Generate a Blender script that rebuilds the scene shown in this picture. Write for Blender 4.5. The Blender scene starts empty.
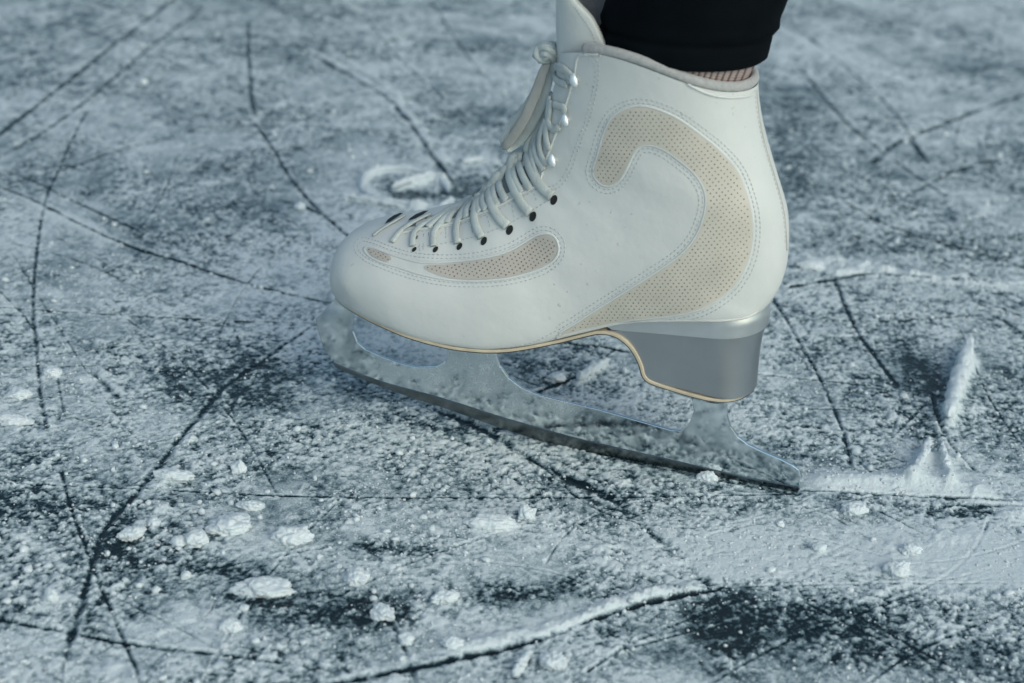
import bpy, bmesh, math, random
import numpy as np
from mathutils import Vector, Matrix
from mathutils.bvhtree import BVHTree
from mathutils.geometry import delaunay_2d_cdt

random.seed(7)
rng = np.random.default_rng(7)
R = math.radians
SC = bpy.context.scene
C = SC.collection

# ------------------------------------------------------------------ camera
FOCAL = 60.0
F = 1024 * FOCAL / 36.0
PITCH, ROLL, DIST = R(26), R(3.5), 1.04
AIM = Vector((0, 0, 0.062))
fwd = Vector((0, math.cos(PITCH), -math.sin(PITCH)))
rt0, up0 = Vector((1, 0, 0)), Vector((0, math.sin(PITCH), math.cos(PITCH)))
rt = rt0 * math.cos(ROLL) + up0 * math.sin(ROLL)
up = up0 * math.cos(ROLL) - rt0 * math.sin(ROLL)
CAM = AIM - fwd * DIST

def ray(px, py):
    return (fwd * F + rt * (px - 512) + up * (341.5 - py)).normalized()

def ground(px, py, z=0.0):
    d = ray(px, py)
    k = (z - CAM.z) / d.z
    return CAM + d * k

cd = bpy.data.cameras.new('camera')
cam = bpy.data.objects.new('camera', cd)
C.objects.link(cam)
m = Matrix((rt, up, -fwd)).transposed().to_4x4()
m.translation = CAM
cam.matrix_world = m
cd.lens = FOCAL; cd.sensor_width = 36; cd.clip_start = .02; cd.clip_end = 2000
cd.dof.use_dof = True
cd.dof.aperture_fstop = 7.0
SC.camera = cam

# ------------------------------------------------------------------ skate frame (s along the blade to the heel, t to the camera, z up)
G1, G2 = ground(620, 457), ground(798, 491)
ORG = (G1 + G2) / 2
ORG.z = 0
U = (G2 - G1); U.z = 0; U.normalize()
V = Vector((U.y, -U.x, 0))
ANG = math.atan2(U.y, U.x)
M_SK = Matrix.Translation(ORG) @ Matrix.Rotation(ANG, 4, 'Z')
M_IN = M_SK.inverted()
cd.dof.focus_distance = (ORG + V * .02 + Vector((0, 0, .06)) - U * .06 - CAM).dot(fwd)
CL = M_IN @ CAM                       # camera in the skate's frame

def lray(px, py):
    return (M_IN.to_3x3() @ ray(px, py)).normalized()

def P(px, py, t=0.0):
    """point of the skate's frame on the plane at lateral distance t (metres)"""
    d = lray(px, py)
    k = (-t - CL.y) / d.y
    q = CL + d * k
    return Vector((q.x, -t, q.z))

# ------------------------------------------------------------------ helpers
def tag(o, label=None, cat=None, group=None, kind=None):
    if label: o['label'] = label
    if cat: o['category'] = cat
    if group: o['group'] = group
    if kind: o['kind'] = kind
    return o

def mesh_obj(name, verts, faces, mat=None, parent=None, smooth=True, mats=None, midx=None):
    me = bpy.data.meshes.new(name)
    me.from_pydata([tuple(v) for v in verts], [], faces)
    for mm in (mats or ([mat] if mat else [])): me.materials.append(mm)
    if midx is not None: me.polygons.foreach_set('material_index', midx)
    if smooth: me.polygons.foreach_set('use_smooth', [True] * len(me.polygons))
    me.update()
    o = bpy.data.objects.new(name, me)
    C.objects.link(o)
    if parent: o.parent = parent
    return o

def fix_normals(o):
    bm = bmesh.new(); bm.from_mesh(o.data)
    bmesh.ops.recalc_face_normals(bm, faces=bm.faces)
    bm.to_mesh(o.data); bm.free()
    return o

def catmull(pts, n, closed=False):
    """resample a list of equal-length tuples with a centripetal-like Catmull-Rom at n even steps of chord length"""
    a = np.array([list(p) for p in pts], float)
    if closed: a = np.vstack([a[-1:], a, a[:2]])
    else: a = np.vstack([2 * a[0] - a[1], a, 2 * a[-1] - a[-2]])
    out = []
    for i in range(1, len(a) - 2):
        p0, p1, p2, p3 = a[i - 1], a[i], a[i + 1], a[i + 2]
        for u in np.linspace(0, 1, 12, endpoint=False):
            out.append(.5 * ((2 * p1) + (-p0 + p2) * u + (2 * p0 - 5 * p1 + 4 * p2 - p3) * u * u + (-p0 + 3 * p1 - 3 * p2 + p3) * u ** 3))
    out.append(a[-2])
    out = np.array(out)
    if n is None: return out
    d = np.r_[0, np.cumsum(np.linalg.norm(np.diff(out, axis=0), axis=1))]
    q = np.linspace(0, d[-1], n)
    return np.stack([np.interp(q, d, out[:, k]) for k in range(out.shape[1])], 1)

def tube(pts, r, seg=8, flat=1.0, normals=None, caps=True, twist=None):
    """verts, faces of a tube along pts; r float or list; flat squashes it along the given normals"""
    pts = [Vector(p) for p in pts]
    n = len(pts)
    rs = r if hasattr(r, '__len__') else [r] * n
    vs, fs = [], []
    for i, p in enumerate(pts):
        tg = (pts[min(i + 1, n - 1)] - pts[max(i - 1, 0)]).normalized()
        nn = Vector(normals[i]) if normals is not None else Vector((0, -1, 0.3))
        b = tg.cross(nn)
        if b.length < 1e-6: b = tg.cross(Vector((0, 0, 1)))
        b.normalize(); nn = b.cross(tg).normalized()
        for k in range(seg):
            a = 2 * math.pi * k / seg
            vs.append(p + (b * math.cos(a) + nn * math.sin(a) * flat) * rs[i])
    for i in range(n - 1):
        for k in range(seg):
            a, b2 = i * seg + k, i * seg + (k + 1) % seg
            fs.append((a, b2, b2 + seg, a + seg))
    if caps:
        fs.append(tuple(range(seg - 1, -1, -1))); fs.append(tuple((n - 1) * seg + k for k in range(seg)))
    return vs, fs

class MB:
    def __init__(s): s.v, s.f, s.m = [], [], []
    def add(s, vf, mi=0):
        o = len(s.v); s.v += [tuple(x) for x in vf[0]]
        s.f += [tuple(i + o for i in q) for q in vf[1]]; s.m += [mi] * len(vf[1]); return s
    def build(s, name, mats, parent=None, smooth=True):
        if not isinstance(mats, (list, tuple)): mats = [mats]
        return mesh_obj(name, s.v, s.f, None, parent, smooth, mats, s.m)

# ------------------------------------------------------------------ materials
def mat(name):
    m_ = bpy.data.materials.new(name); m_.use_nodes = True
    nt = m_.node_tree; b = nt.nodes['Principled BSDF']
    return m_, nt, b

def N(nt, typ, **kw):
    n = nt.nodes.new(typ)
    for k, v in kw.items():
        if k in n.inputs.keys() if isinstance(k, str) else False: n.inputs[k].default_value = v
        else: setattr(n, k, v)
    return n

def noise(nt, scale, detail=4, rough=.55, coord='Object'):
    tc = nt.nodes.new('ShaderNodeTexCoord')
    n = nt.nodes.new('ShaderNodeTexNoise')
    n.inputs['Scale'].default_value = scale; n.inputs['Detail'].default_value = detail; n.inputs['Roughness'].default_value = rough
    nt.links.new(tc.outputs[coord], n.inputs['Vector'])
    return n

def ramp(nt, src, stops):
    r_ = nt.nodes.new('ShaderNodeValToRGB')
    e = r_.color_ramp.elements
    while len(e) > len(stops): e.remove(e[-1])
    while len(e) < len(stops): e.new(.5)
    for i, (p_, c_) in enumerate(stops):
        e[i].position = p_; e[i].color = (*c_, 1) if len(c_) == 3 else c_
    nt.links.new(src, r_.inputs['Fac'])
    return r_

def bump(nt, b, src, strength, dist, prev=None):
    n = nt.nodes.new('ShaderNodeBump')
    n.inputs['Strength'].default_value = strength; n.inputs['Distance'].default_value = dist
    nt.links.new(src, n.inputs['Height'])
    if prev: nt.links.new(prev.outputs['Normal'], n.inputs['Normal'])
    nt.links.new(n.outputs['Normal'], b.inputs['Normal'])
    return n

def simple(name, col, rough=.5, metal=0, var=.12, scale=60, bs=0, bscale=900, bdist=.0004, spec=None, sheen=0):
    m_, nt, b = mat(name)
    c = np.array(col)
    n = noise(nt, scale)
    r_ = ramp(nt, n.outputs['Fac'], [(.3, tuple(c * (1 - var))), (.7, tuple(np.minimum(1, c * (1 + var))))])
    nt.links.new(r_.outputs['Color'], b.inputs['Base Color'])
    b.inputs['Roughness'].default_value = rough; b.inputs['Metallic'].default_value = metal
    if spec is not None: b.inputs['Specular IOR Level'].default_value = spec
    if sheen: b.inputs['Sheen Weight'].default_value = sheen; b.inputs['Sheen Roughness'].default_value = .5
    if bs:
        n2 = noise(nt, bscale, 3)
        bump(nt, b, n2.outputs['Fac'], bs, bdist)
    return m_

def leather_mat():
    m_, nt, b = mat('white_leather')
    n = noise(nt, 18, 5, .6)
    base = ramp(nt, n.outputs['Fac'], [(.3, (.61, .615, .585)), (.72, (.70, .695, .66))])
    # small scuffs
    n3 = noise(nt, 230, 3, .6)
    sc = ramp(nt, n3.outputs['Fac'], [(.67, (0, 0, 0)), (.73, (1, 1, 1))])
    n4 = noise(nt, 22, 2, .5)
    g = ramp(nt, n4.outputs['Fac'], [(.50, (0, 0, 0)), (.66, (1, 1, 1))])
    mu = nt.nodes.new('ShaderNodeMath'); mu.operation = 'MULTIPLY'
    nt.links.new(sc.outputs['Color'], mu.inputs[0]); nt.links.new(g.outputs['Color'], mu.inputs[1])
    mx = nt.nodes.new('ShaderNodeMix'); mx.data_type = 'RGBA'
    nt.links.new(mu.outputs[0], mx.inputs['Factor'])
    nt.links.new(base.outputs['Color'], mx.inputs['A'])
    mx.inputs['B'].default_value = (.40, .40, .38, 1)
    nt.links.new(mx.outputs['Result'], b.inputs['Base Color'])
    b.inputs['Roughness'].default_value = .48
    b.inputs['Specular IOR Level'].default_value = .35
    n2 = noise(nt, 900, 3, .6)
    p = bump(nt, b, n2.outputs['Fac'], .25, .0003)
    n5 = noise(nt, 38, 3, .5)
    bump(nt, b, n5.outputs['Fac'], .35, .0034, p)
    return m_

def sock_mat():
    m_, nt, b = mat('knit_sock')
    tc = nt.nodes.new('ShaderNodeTexCoord')
    mp = nt.nodes.new('ShaderNodeMapping'); mp.inputs['Rotation'].default_value = (0, R(-16), 0)
    nt.links.new(tc.outputs['Object'], mp.inputs['Vector'])
    w = nt.nodes.new('ShaderNodeTexWave'); w.wave_type = 'BANDS'; w.bands_direction = 'X'
    w.inputs['Scale'].default_value = 105; w.inputs['Distortion'].default_value = .6; w.inputs['Detail Scale'].default_value = 6
    nt.links.new(mp.outputs[0], w.inputs['Vector'])
    w2 = nt.nodes.new('ShaderNodeTexWave'); w2.wave_type = 'BANDS'; w2.bands_direction = 'Z'
    w2.inputs['Scale'].default_value = 190; w2.inputs['Distortion'].default_value = 1.0
    nt.links.new(mp.outputs[0], w2.inputs['Vector'])
    mu = nt.nodes.new('ShaderNodeMath'); mu.operation = 'MULTIPLY'
    w2m = nt.nodes.new('ShaderNodeMath'); w2m.operation = 'MULTIPLY_ADD'; w2m.inputs[1].default_value = .55; w2m.inputs[2].default_value = .45
    nt.links.new(w2.outputs['Fac'], w2m.inputs[0])
    nt.links.new(w.outputs['Fac'], mu.inputs[0]); nt.links.new(w2m.outputs[0], mu.inputs[1])
    r_ = ramp(nt, mu.outputs[0], [(.05, (.13, .09, .085)), (.32, (.46, .36, .33))])
    nt.links.new(r_.outputs['Color'], b.inputs['Base Color'])
    b.inputs['Roughness'].default_value = .95
    bump(nt, b, mu.outputs[0], .8, .001)
    return m_

def ice_mat():
    m_, nt, b = mat('scratched_ice')
    at = nt.nodes.new('ShaderNodeAttribute'); at.attribute_name = 'cover'
    tc = nt.nodes.new('ShaderNodeTexCoord')
    n = nt.nodes.new('ShaderNodeTexNoise'); n.inputs['Scale'].default_value = 1050; n.inputs['Detail'].default_value = 3; n.inputs['Roughness'].default_value = .7
    nt.links.new(tc.outputs['Object'], n.inputs['Vector'])
    ad = nt.nodes.new('ShaderNodeMath'); ad.operation = 'MULTIPLY_ADD'
    nt.links.new(n.outputs['Fac'], ad.inputs[0]); ad.inputs[1].default_value = 1.15
    sb = nt.nodes.new('ShaderNodeMath'); sb.operation = 'ADD'
    nt.links.new(at.outputs['Fac'], sb.inputs[0]); sb.inputs[1].default_value = -.575
    nt.links.new(sb.outputs[0], ad.inputs[2])
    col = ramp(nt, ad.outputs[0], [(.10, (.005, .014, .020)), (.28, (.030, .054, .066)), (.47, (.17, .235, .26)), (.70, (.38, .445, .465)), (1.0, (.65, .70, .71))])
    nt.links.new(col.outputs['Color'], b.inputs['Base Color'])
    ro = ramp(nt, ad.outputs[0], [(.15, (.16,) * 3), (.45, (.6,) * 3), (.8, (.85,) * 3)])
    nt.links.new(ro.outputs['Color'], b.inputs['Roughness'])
    b.inputs['Specular IOR Level'].default_value = .35
    b.inputs['IOR'].default_value = 1.31
    n2 = nt.nodes.new('ShaderNodeTexNoise'); n2.inputs['Scale'].default_value = 650; n2.inputs['Detail'].default_value = 3
    nt.links.new(tc.outputs['Object'], n2.inputs['Vector'])
    mu = nt.nodes.new('ShaderNodeMath'); mu.operation = 'MULTIPLY'
    nt.links.new(n2.outputs['Fac'], mu.inputs[0]); nt.links.new(ad.outputs[0], mu.inputs[1])
    bump(nt, b, mu.outputs[0], .6, .0008)
    return m_

def snow_mat():
    m_, nt, b = mat('loose_snow')
    n = noise(nt, 300, 3)
    r_ = ramp(nt, n.outputs['Fac'], [(.3, (.56, .61, .63)), (.7, (.72, .76, .77))])
    nt.links.new(r_.outputs['Color'], b.inputs['Base Color'])
    b.inputs['Roughness'].default_value = .8
    b.inputs['Subsurface Weight'].default_value = .25
    b.inputs['Subsurface Radius'].default_value = (.6, .9, 1)
    b.inputs['Subsurface Scale'].default_value = .003
    n2 = noise(nt, 700, 4, .6)
    bump(nt, b, n2.outputs['Fac'], .45, .0008)
    return m_

def blade_mat():
    m_, nt, b = mat('mirror_steel')
    n = noise(nt, 120, 4, .65)
    tc = nt.nodes.new('ShaderNodeTexCoord'); sx = nt.nodes.new('ShaderNodeSeparateXYZ')
    nt.links.new(tc.outputs['Object'], sx.inputs[0])
    # frost clings to the middle of the blade
    mr = nt.nodes.new('ShaderNodeMapRange'); mr.inputs['From Min'].default_value = -.27; mr.inputs['From Max'].default_value = -.19
    mr2 = nt.nodes.new('ShaderNodeMapRange'); mr2.inputs['From Min'].default_value = -.02; mr2.inputs['From Max'].default_value = -.07
    nt.links.new(sx.outputs['X'], mr.inputs['Value']); nt.links.new(sx.outputs['X'], mr2.inputs['Value'])
    mrz = nt.nodes.new('ShaderNodeMapRange'); mrz.inputs['From Min'].default_value = .010; mrz.inputs['From Max'].default_value = .032
    nt.links.new(sx.outputs['Z'], mrz.inputs['Value'])
    def mth(op, x, y):
        q = nt.nodes.new('ShaderNodeMath'); q.operation = op; q.use_clamp = op != 'ADD'
        for i, v in enumerate((x, y)):
            if hasattr(v, 'name'): nt.links.new(v, q.inputs[i])
            else: q.inputs[i].default_value = v
        return q.outputs[0]
    k = mth('MULTIPLY', mth('MULTIPLY', mr.outputs[0], mr2.outputs[0]), mth('ADD', mth('MULTIPLY', mrz.outputs[0], .8), .2))
    k = mth('ADD', mth('MULTIPLY', k, .24), .03)
    n2 = noise(nt, 900, 4, .7)
    n3 = noise(nt, 60, 4, .6)
    g = mth('ADD', mth('MULTIPLY', n2.outputs['Fac'], .5), mth('MULTIPLY', n3.outputs['Fac'], .5))
    fr = nt.nodes.new('ShaderNodeMapRange')
    nt.links.new(mth('ADD', g, k), fr.inputs['Value']); fr.inputs['From Min'].default_value = .72; fr.inputs['From Max'].default_value = 1.25
    c = nt.nodes.new('ShaderNodeMix'); c.data_type = 'RGBA'
    c.inputs['A'].default_value = (.74, .79, .80, 1); c.inputs['B'].default_value = (.60, .66, .67, 1)
    nt.links.new(fr.outputs[0], c.inputs['Factor']); nt.links.new(c.outputs['Result'], b.inputs['Base Color'])
    iv = nt.nodes.new('ShaderNodeMath'); iv.operation = 'SUBTRACT'; iv.inputs[0].default_value = 1
    nt.links.new(fr.outputs[0], iv.inputs[1]); nt.links.new(iv.outputs[0], b.inputs['Metallic'])
    r_ = ramp(nt, n.outputs['Fac'], [(.4, (.06,) * 3), (.75, (.2,) * 3)])
    ra = mth('ADD', r_.outputs['Color'], mth('MULTIPLY', fr.outputs[0], .7))
    nt.links.new(ra, b.inputs['Roughness'])
    bump(nt, b, mth('MULTIPLY', n2.outputs['Fac'], fr.outputs[0]), .4, .0006)
    return m_

M = dict(
    leather=leather_mat(),
    panel=simple('cream_perforated_leather', (.60, .55, .465), .65, var=.10, scale=35, bs=.3),
    hole=simple('perforation', (.19, .145, .11), .9),
    small_panel=simple('beige_perforated_leather', (.51, .46, .405), .65, var=.08, scale=45, bs=.3),
    gap=simple('lacing_shade', (.16, .175, .175), .95, var=.2),  # painted shade for the lacing opening; the tongue itself is white
    dark=simple('dark_inside', (.012, .016, .017), .85),  # also colours the painted shade slivers between the lowest laces
    thread=simple('white_thread', (.50, .53, .53), .8),
    welt=simple('cream_welt', (.58, .57, .53), .5),
    sole=simple('tan_sole_edge', (.60, .50, .36), .5, var=.18, scale=90),
    outsole=simple('dark_outsole', (.05, .04, .03), .45),
    heel=simple('silver_heel', (.44, .455, .46), .34, metal=.9, var=.08, scale=25, bs=.12, bscale=1400, bdist=.0002),
    band=simple('polished_heel_band', (.66, .67, .66), .28, metal=.8, var=.05),
    blade=blade_mat(),
    edge=simple('ground_steel_edge', (.17, .19, .195), .2, metal=1, var=.35, scale=70),
    chrome=simple('chrome', (.84, .88, .88), .38, metal=.5, var=.02),
    lining=simple('grey_padded_lining', (.40, .39, .375), .9, var=.12, scale=400, bs=.8, bscale=600, bdist=.0006, sheen=.3),
    lace=simple('white_lace', (.53, .56, .535), .95, var=.16, scale=80, spec=.1, bs=.9, bscale=1100, bdist=.0005),
    ribbon=simple('folded_lace', (.40, .39, .355), .85, var=.12, scale=60, bs=.5, bscale=1100),
    legging=simple('black_legging', (.0028, .0045, .006), .85, var=.2, bs=.4, bscale=1500, bdist=.0003, spec=.06),
    sock=sock_mat(),
    skin=simple('skin', (.45, .28, .2), .5),
    ice=ice_mat(), snow=snow_mat(),
)

# ------------------------------------------------------------------ the skate
skate = bpy.data.objects.new('figure_skate', None)
C.objects.link(skate)
skate.matrix_world = M_SK
skate.empty_display_size = .05
tag(skate, 'white leather figure skate with silver heel and steel blade standing on scratched ice', 'ice skate')

# stations: near-bottom px, ridge px, bottom half width, max half width, height of max, top half width (mm)
ST = [
 ((338,298),(337,290),  7,  8,.50, 0),
 ((339.5,301),(336.5,272),15, 17,.48, 2),
 ((343,305),(338,253), 22, 25,.45, 3),
 ((350,309),(344,240), 29, 32,.42, 4),
 ((362,315.5),(354,231), 34, 38,.40, 5),
 ((378,323),(371,224), 38, 42,.36, 6),
 ((400,332),(393,219), 41, 45,.34, 7),
 ((425,340),(418,216), 42, 46,.32, 8),
 ((455,346),(442,210), 42, 46,.30, 8),
 ((485,349),(462,208), 40, 45,.30, 8),
 ((515,347),(480,197), 37, 43,.32, 8),
 ((540,343),(493,187), 33, 41,.34, 8),
 ((565,337),(504,178), 30, 38,.36, 8),
 ((595,330),(513,170), 28, 36,.40, 8),
 ((625,323),(520,163), 28, 36,.44, 8),
 ((665,322),(526,157), 29, 36,.46, 9),
 ((710,322),(531,152), 28, 36,.48, 9),
 ((746,318),(535,147), 20, 36,.50,10),
 ((768,305),(539,141),  8, 36,.50,10),
 ((782,281),(543,132),  3, 36,.50,11),
 ((787,252),(548,120),  0, 36,.50,12),
 ((786,217),(552,107),  0, 37,.50,12),
 ((777,185),(556, 95),  0, 37,.50,12),
 ((768,155),(559, 83),  0, 38,.50,12),
 ((761,128),(562, 70),  0, 39,.50,12),
 ((757,105),(564, 58),  0, 40,.50,12),
 ((756, 87),(567, 46),  0, 41,.50,12),
]
rows = []
for i, (b, t_, wb, wm, vm, wt) in enumerate(ST):
    tb = wb / 1000 if wb > 5 else .006
    pb, pt = P(*b, tb), P(*t_, 0)
    bul = 0
    if i >= 21: bul = .0108 * ((i - 20) / (len(ST) - 21)) ** 1.5
    rows.append((pb.x, pb.z, pt.x, pt.z, wb / 1000, wm / 1000, vm, wt / 1000, bul))
NU = 150
LR = catmull(rows, NU)
NV = 30
vv = .5 - .5 * np.cos(np.linspace(0, math.pi, NV))
def section(r_):
    bs, bz, ts, tz, wb, wm, vm, wt, bul = r_
    wb, wt = max(wb, 0), max(wt, 0)
    out = []
    for v in vv:
        if v < vm: w = wb + (wm - wb) * (max(0, 1 - ((vm - v) / vm) ** 2.3)) ** .5
        else: w = wt + (wm - wt) * (max(0, 1 - ((v - vm) / (1 - vm)) ** 2.0)) ** .58
        out.append((bs + (ts - bs) * v, bz + (tz - bz) * v + bul * 6.75 * v * v * (1 - v), w))
    return out
bv, bf = [], []
ring = None
for i in range(NU):
    sec = section(LR[i])
    near = [(s, -w, z) for s, z, w in sec]
    far = [(s, w, z) for s, z, w in sec][::-1]
    r_ = near + far
    ring = len(r_)
    bv += r_
for i in range(NU - 1):
    for k in range(ring):
        a, b = i * ring + k, i * ring + (k + 1) % ring
        bf.append((a, b, b + ring, a + ring))
bf.append(tuple(range(ring)))
boot = mesh_obj('boot', bv, bf, M['leather'], skate)
bm = bmesh.new(); bm.from_mesh(boot.data)
bmesh.ops.remove_doubles(bm, verts=bm.verts, dist=.00005)
bmesh.ops.recalc_face_normals(bm, faces=bm.faces)
bm.to_mesh(boot.data); 
BV = BVHTree.FromBMesh(bm)
bm.free()
boot.data.polygons.foreach_set('use_smooth', [True] * len(boot.data.polygons))

def hit(px, py, off=0.0):
    """point on the boot seen at px, py, lifted off the leather"""
    d = lray(px, py)
    loc, nrm, idx, dist = BV.ray_cast(CL, d)
    if loc is None:
        loc, nrm, idx, dist = BV.find_nearest(P(px, py, .01))
    if nrm.dot(d) > 0: nrm = -nrm
    return loc + nrm * off, nrm

def side(s, z, off=0.0):
    loc, nrm, idx, dist = BV.ray_cast(Vector((s, -.3, z)), Vector((0, 1, 0)))
    if loc is None:
        loc, nrm, idx, dist = BV.find_nearest(Vector((s, -.03, z)))
    if nrm.y > 0: nrm = -nrm
    return loc + nrm * off, nrm

# ---- collar padding round the rim
top = bv[(NU - 1) * ring:NU * ring]
s_cut = P(579, 50, .018).x
loop_ = [top[k] for k in range(0, ring, 2)]
k0 = min(range(len(loop_)), key=lambda k: loop_[k][0])
loop_ = loop_[k0:] + loop_[:k0]
loop_ = [q for q in loop_ if q[0] > s_cut]
rim = catmull(loop_, 120)
cx, cz = np.mean([p[0] for p in rim]), 0
pts, nrm_ = [], []
for p in rim:
    pts.append(Vector(p) + Vector((0, 0, .001))); nrm_.append(Vector((p[0] - cx, p[1], 0)).normalized())
vs, fs = tube([p - n__ * .0022 + Vector((0, 0, .0012)) for p, n__ in zip(pts, nrm_)], .0030, 12, .8, nrm_)
n_ = len(pts)
col = MB().add((vs, fs))
# inner lining wall
iv = []
for p in pts:
    c0 = Vector((cx, 0, p.z))
    q = p + (c0 - p).normalized() * .003
    iv += [q, q + (c0 - p) * .12 + Vector((0, 0, -.016))]
fi = [(2 * k, 2 * k + 2, 2 * k + 3, 2 * k + 1) for k in range(n_ - 1)]
col.add((iv, fi))
fix_normals(col.build('collar_lining', M['lining'], skate))

# ---- perforated panels
def inside(x, y, poly):
    r_ = False
    n = len(poly)
    j = n - 1
    for i in range(n):
        if (poly[i][1] > y) != (poly[j][1] > y) and x < (poly[j][0] - poly[i][0]) * (y - poly[i][1]) / (poly[j][1] - poly[i][1] + 1e-12) + poly[i][0]:
            r_ = not r_
        j = i
    return r_

def edge_dist(x, y, a):
    b = np.roll(a, -1, 0)
    d = b - a
    t = np.clip(((x - a[:, 0]) * d[:, 0] + (y - a[:, 1]) * d[:, 1]) / (np.sum(d * d, 1) + 1e-18), 0, 1)
    return float(np.min(np.hypot(a[:, 0] + t * d[:, 0] - x, a[:, 1] + t * d[:, 1] - y)))

def patch(name, outline_px, mats, off=.0005, dots=True, dx=.0030, dy=.0020, rad=.00042, ang=R(10), step=.0028, parent=skate, margin=.0010):
    cur = catmull(outline_px, 160, closed=True)[:-1]
    loc = np.array([[hit(x, y)[0].x, hit(x, y)[0].z] for x, y in cur])
    lo, hi = loc.min(0), loc.max(0)
    pts2 = [Vector(p) for p in loc]
    n = len(pts2)
    gx = np.arange(lo[0], hi[0], step); gz = np.arange(lo[1], hi[1], step)
    for i, x in enumerate(gx):
        for j, z in enumerate(gz):
            xx = x + (step / 2 if j % 2 else 0)
            if inside(xx, z, loc) and edge_dist(xx, z, loc) > step * .45: pts2.append(Vector((xx, z)))
    r_ = delaunay_2d_cdt(pts2, [(i, (i + 1) % n) for i in range(n)], [], 1, 1e-7)
    mb = MB()
    mb.add(([side(p.x, p.y, off)[0] for p in r_[0]], [tuple(f) for f in r_[2]]), 0)
    if dots:
        ca, sa = math.cos(ang), math.sin(ang)
        c0 = (lo + hi) / 2
        L = max(hi - lo) 
        row = 0
        for v in np.arange(-L, L, dy):
            row += 1
            for u in np.arange(-L, L, dx):
                uu = u + (dx / 2 if row % 2 else 0)
                x, z = c0[0] + uu * ca - v * sa, c0[1] + uu * sa + v * ca
                if not (lo[0] < x < hi[0] and lo[1] < z < hi[1]): continue
                if inside(x, z, loc) and edge_dist(x, z, loc) > margin:
                    p, nn = side(x, z, off + .00012)
                    a_ = nn.orthogonal().normalized(); b_ = nn.cross(a_)
                    rr = rad * random.uniform(.85, 1.15)
                    mb.add(([p + (a_ * math.cos(q) + b_ * math.sin(q)) * rr for q in [k * math.pi / 3 for k in range(6)]], [(0, 1, 2, 3, 4, 5)]), 1)
    o = mb.build(name, mats, parent)
    return o, cur

BIG = [(594,172),(599,154),(605,133),(613,118),(625,110),(639,107),(656,110),(678,120),(702,137),(721,153),(737,172),(746,194),
       (751,214),(752,234),(749,255),(741,274),(729,290),(710,304),(690,311.5),(663,316),(630,319.5),(595,326),(560,334.5),
       (575,325),(595,312),(630,290),(660,271),(682,255),(696,238),(704,219),(707,201),(704,187),(696,174),(682,161.5),(666,150),(652,144.5),
       (641,145),(634,151),(629,161),(622,175),(615,183),(607,185.5),(599,181.5)]
SML = [(425,266),(445,264.5),(470,262),(495,257.5),(512,251.5),(525,244),(536,237.5),(546,235.5),(553,239),(556.5,247),(555,255),(548,262.5),
       (535,269),(515,275),(495,278),(470,279),(447,277),(431,272)]
TIP = [(368,248),(374,249.5),(383,253),(390,256.5),(391,260),(385,261.5),(376,258),(370,254)]
panel, cb = patch('side_panel', BIG, [M['panel'], M['hole']])
panel['label'] = 'cream perforated leather swoosh on the ankle'
patch('toe_panel', SML, [M['small_panel'], M['hole']], dx=.0028, dy=.0018, rad=.00048, ang=R(-6), margin=.0007)
patch('toe_vent', TIP, [M['small_panel'], M['hole']], dx=.0021, dy=.0014, rad=.00045, ang=R(-22), step=.002, margin=.0005)

def cv_px(pts_px, step_px=2.0, closed=False, off=.0):
    c = catmull(pts_px, None, closed)
    L = np.sum(np.linalg.norm(np.diff(c, axis=0), axis=1))
    c = catmull(pts_px, max(4, int(L / step_px)), closed)
    return [hit(x, y, off) for x, y in c]

def offset_px(pts, d, closed=True):
    a = catmull(pts, 220, closed)
    if closed: a = a[:-1]
    tg = np.roll(a, -1, 0) - np.roll(a, 1, 0) if closed else np.gradient(a, axis=0)
    tg /= np.linalg.norm(tg, axis=1)[:, None] + 1e-9
    nn = np.stack([tg[:, 1], -tg[:, 0]], 1)
    q = a + nn * d
    # drop samples that fell too close to the source curve
    keep = []
    for p in q:
        if np.min(np.hypot(a[:, 0] - p[0], a[:, 1] - p[1])) >= abs(d) * .9: keep.append(tuple(p))
    return keep

def piping(name, pts_px, r=.0007, mm='leather', closed=False, off=.0003, flat=.8, parent=skate):
    h = cv_px(pts_px, 2.5, closed, off)
    vs, fs = tube([q[0] for q in h], r, 8, flat, [q[1] for q in h])
    return MB().add((vs, fs)).build(name, M[mm], parent)

def stitches(mb, pts_px, closed=False, dash=.0017, gap=.0011, r=.00028, smooth=True):
    h = cv_px(pts_px, 1.6, closed) if smooth else [hit(x, y) for x, y in pts_px]
    p = np.array([q[0][:] for q in h]); nn = np.array([q[1][:] for q in h])
    dl = np.linalg.norm(np.diff(p, axis=0), axis=1)
    d = np.r_[0, np.cumsum(dl)]
    x = 0.0
    while x + dash < d[-1]:
        qs = []
        ns = []
        for u in (0, .5, 1):
            xx = x + dash * u
            qs.append([np.interp(xx, d, p[:, k]) for k in range(3)])
            ns.append([np.interp(xx, d, nn[:, k]) for k in range(3)])
        if np.linalg.norm(np.array(qs[2]) - np.array(qs[0])) < dash * 1.4:
            off = .00016
            pts_ = [Vector(q) + Vector(n__).normalized() * off for q, n__ in zip(qs, ns)]
            mb.add(tube(pts_, [r * .6, r, r * .6], 5, .7, ns))
        x += dash + gap

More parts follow.
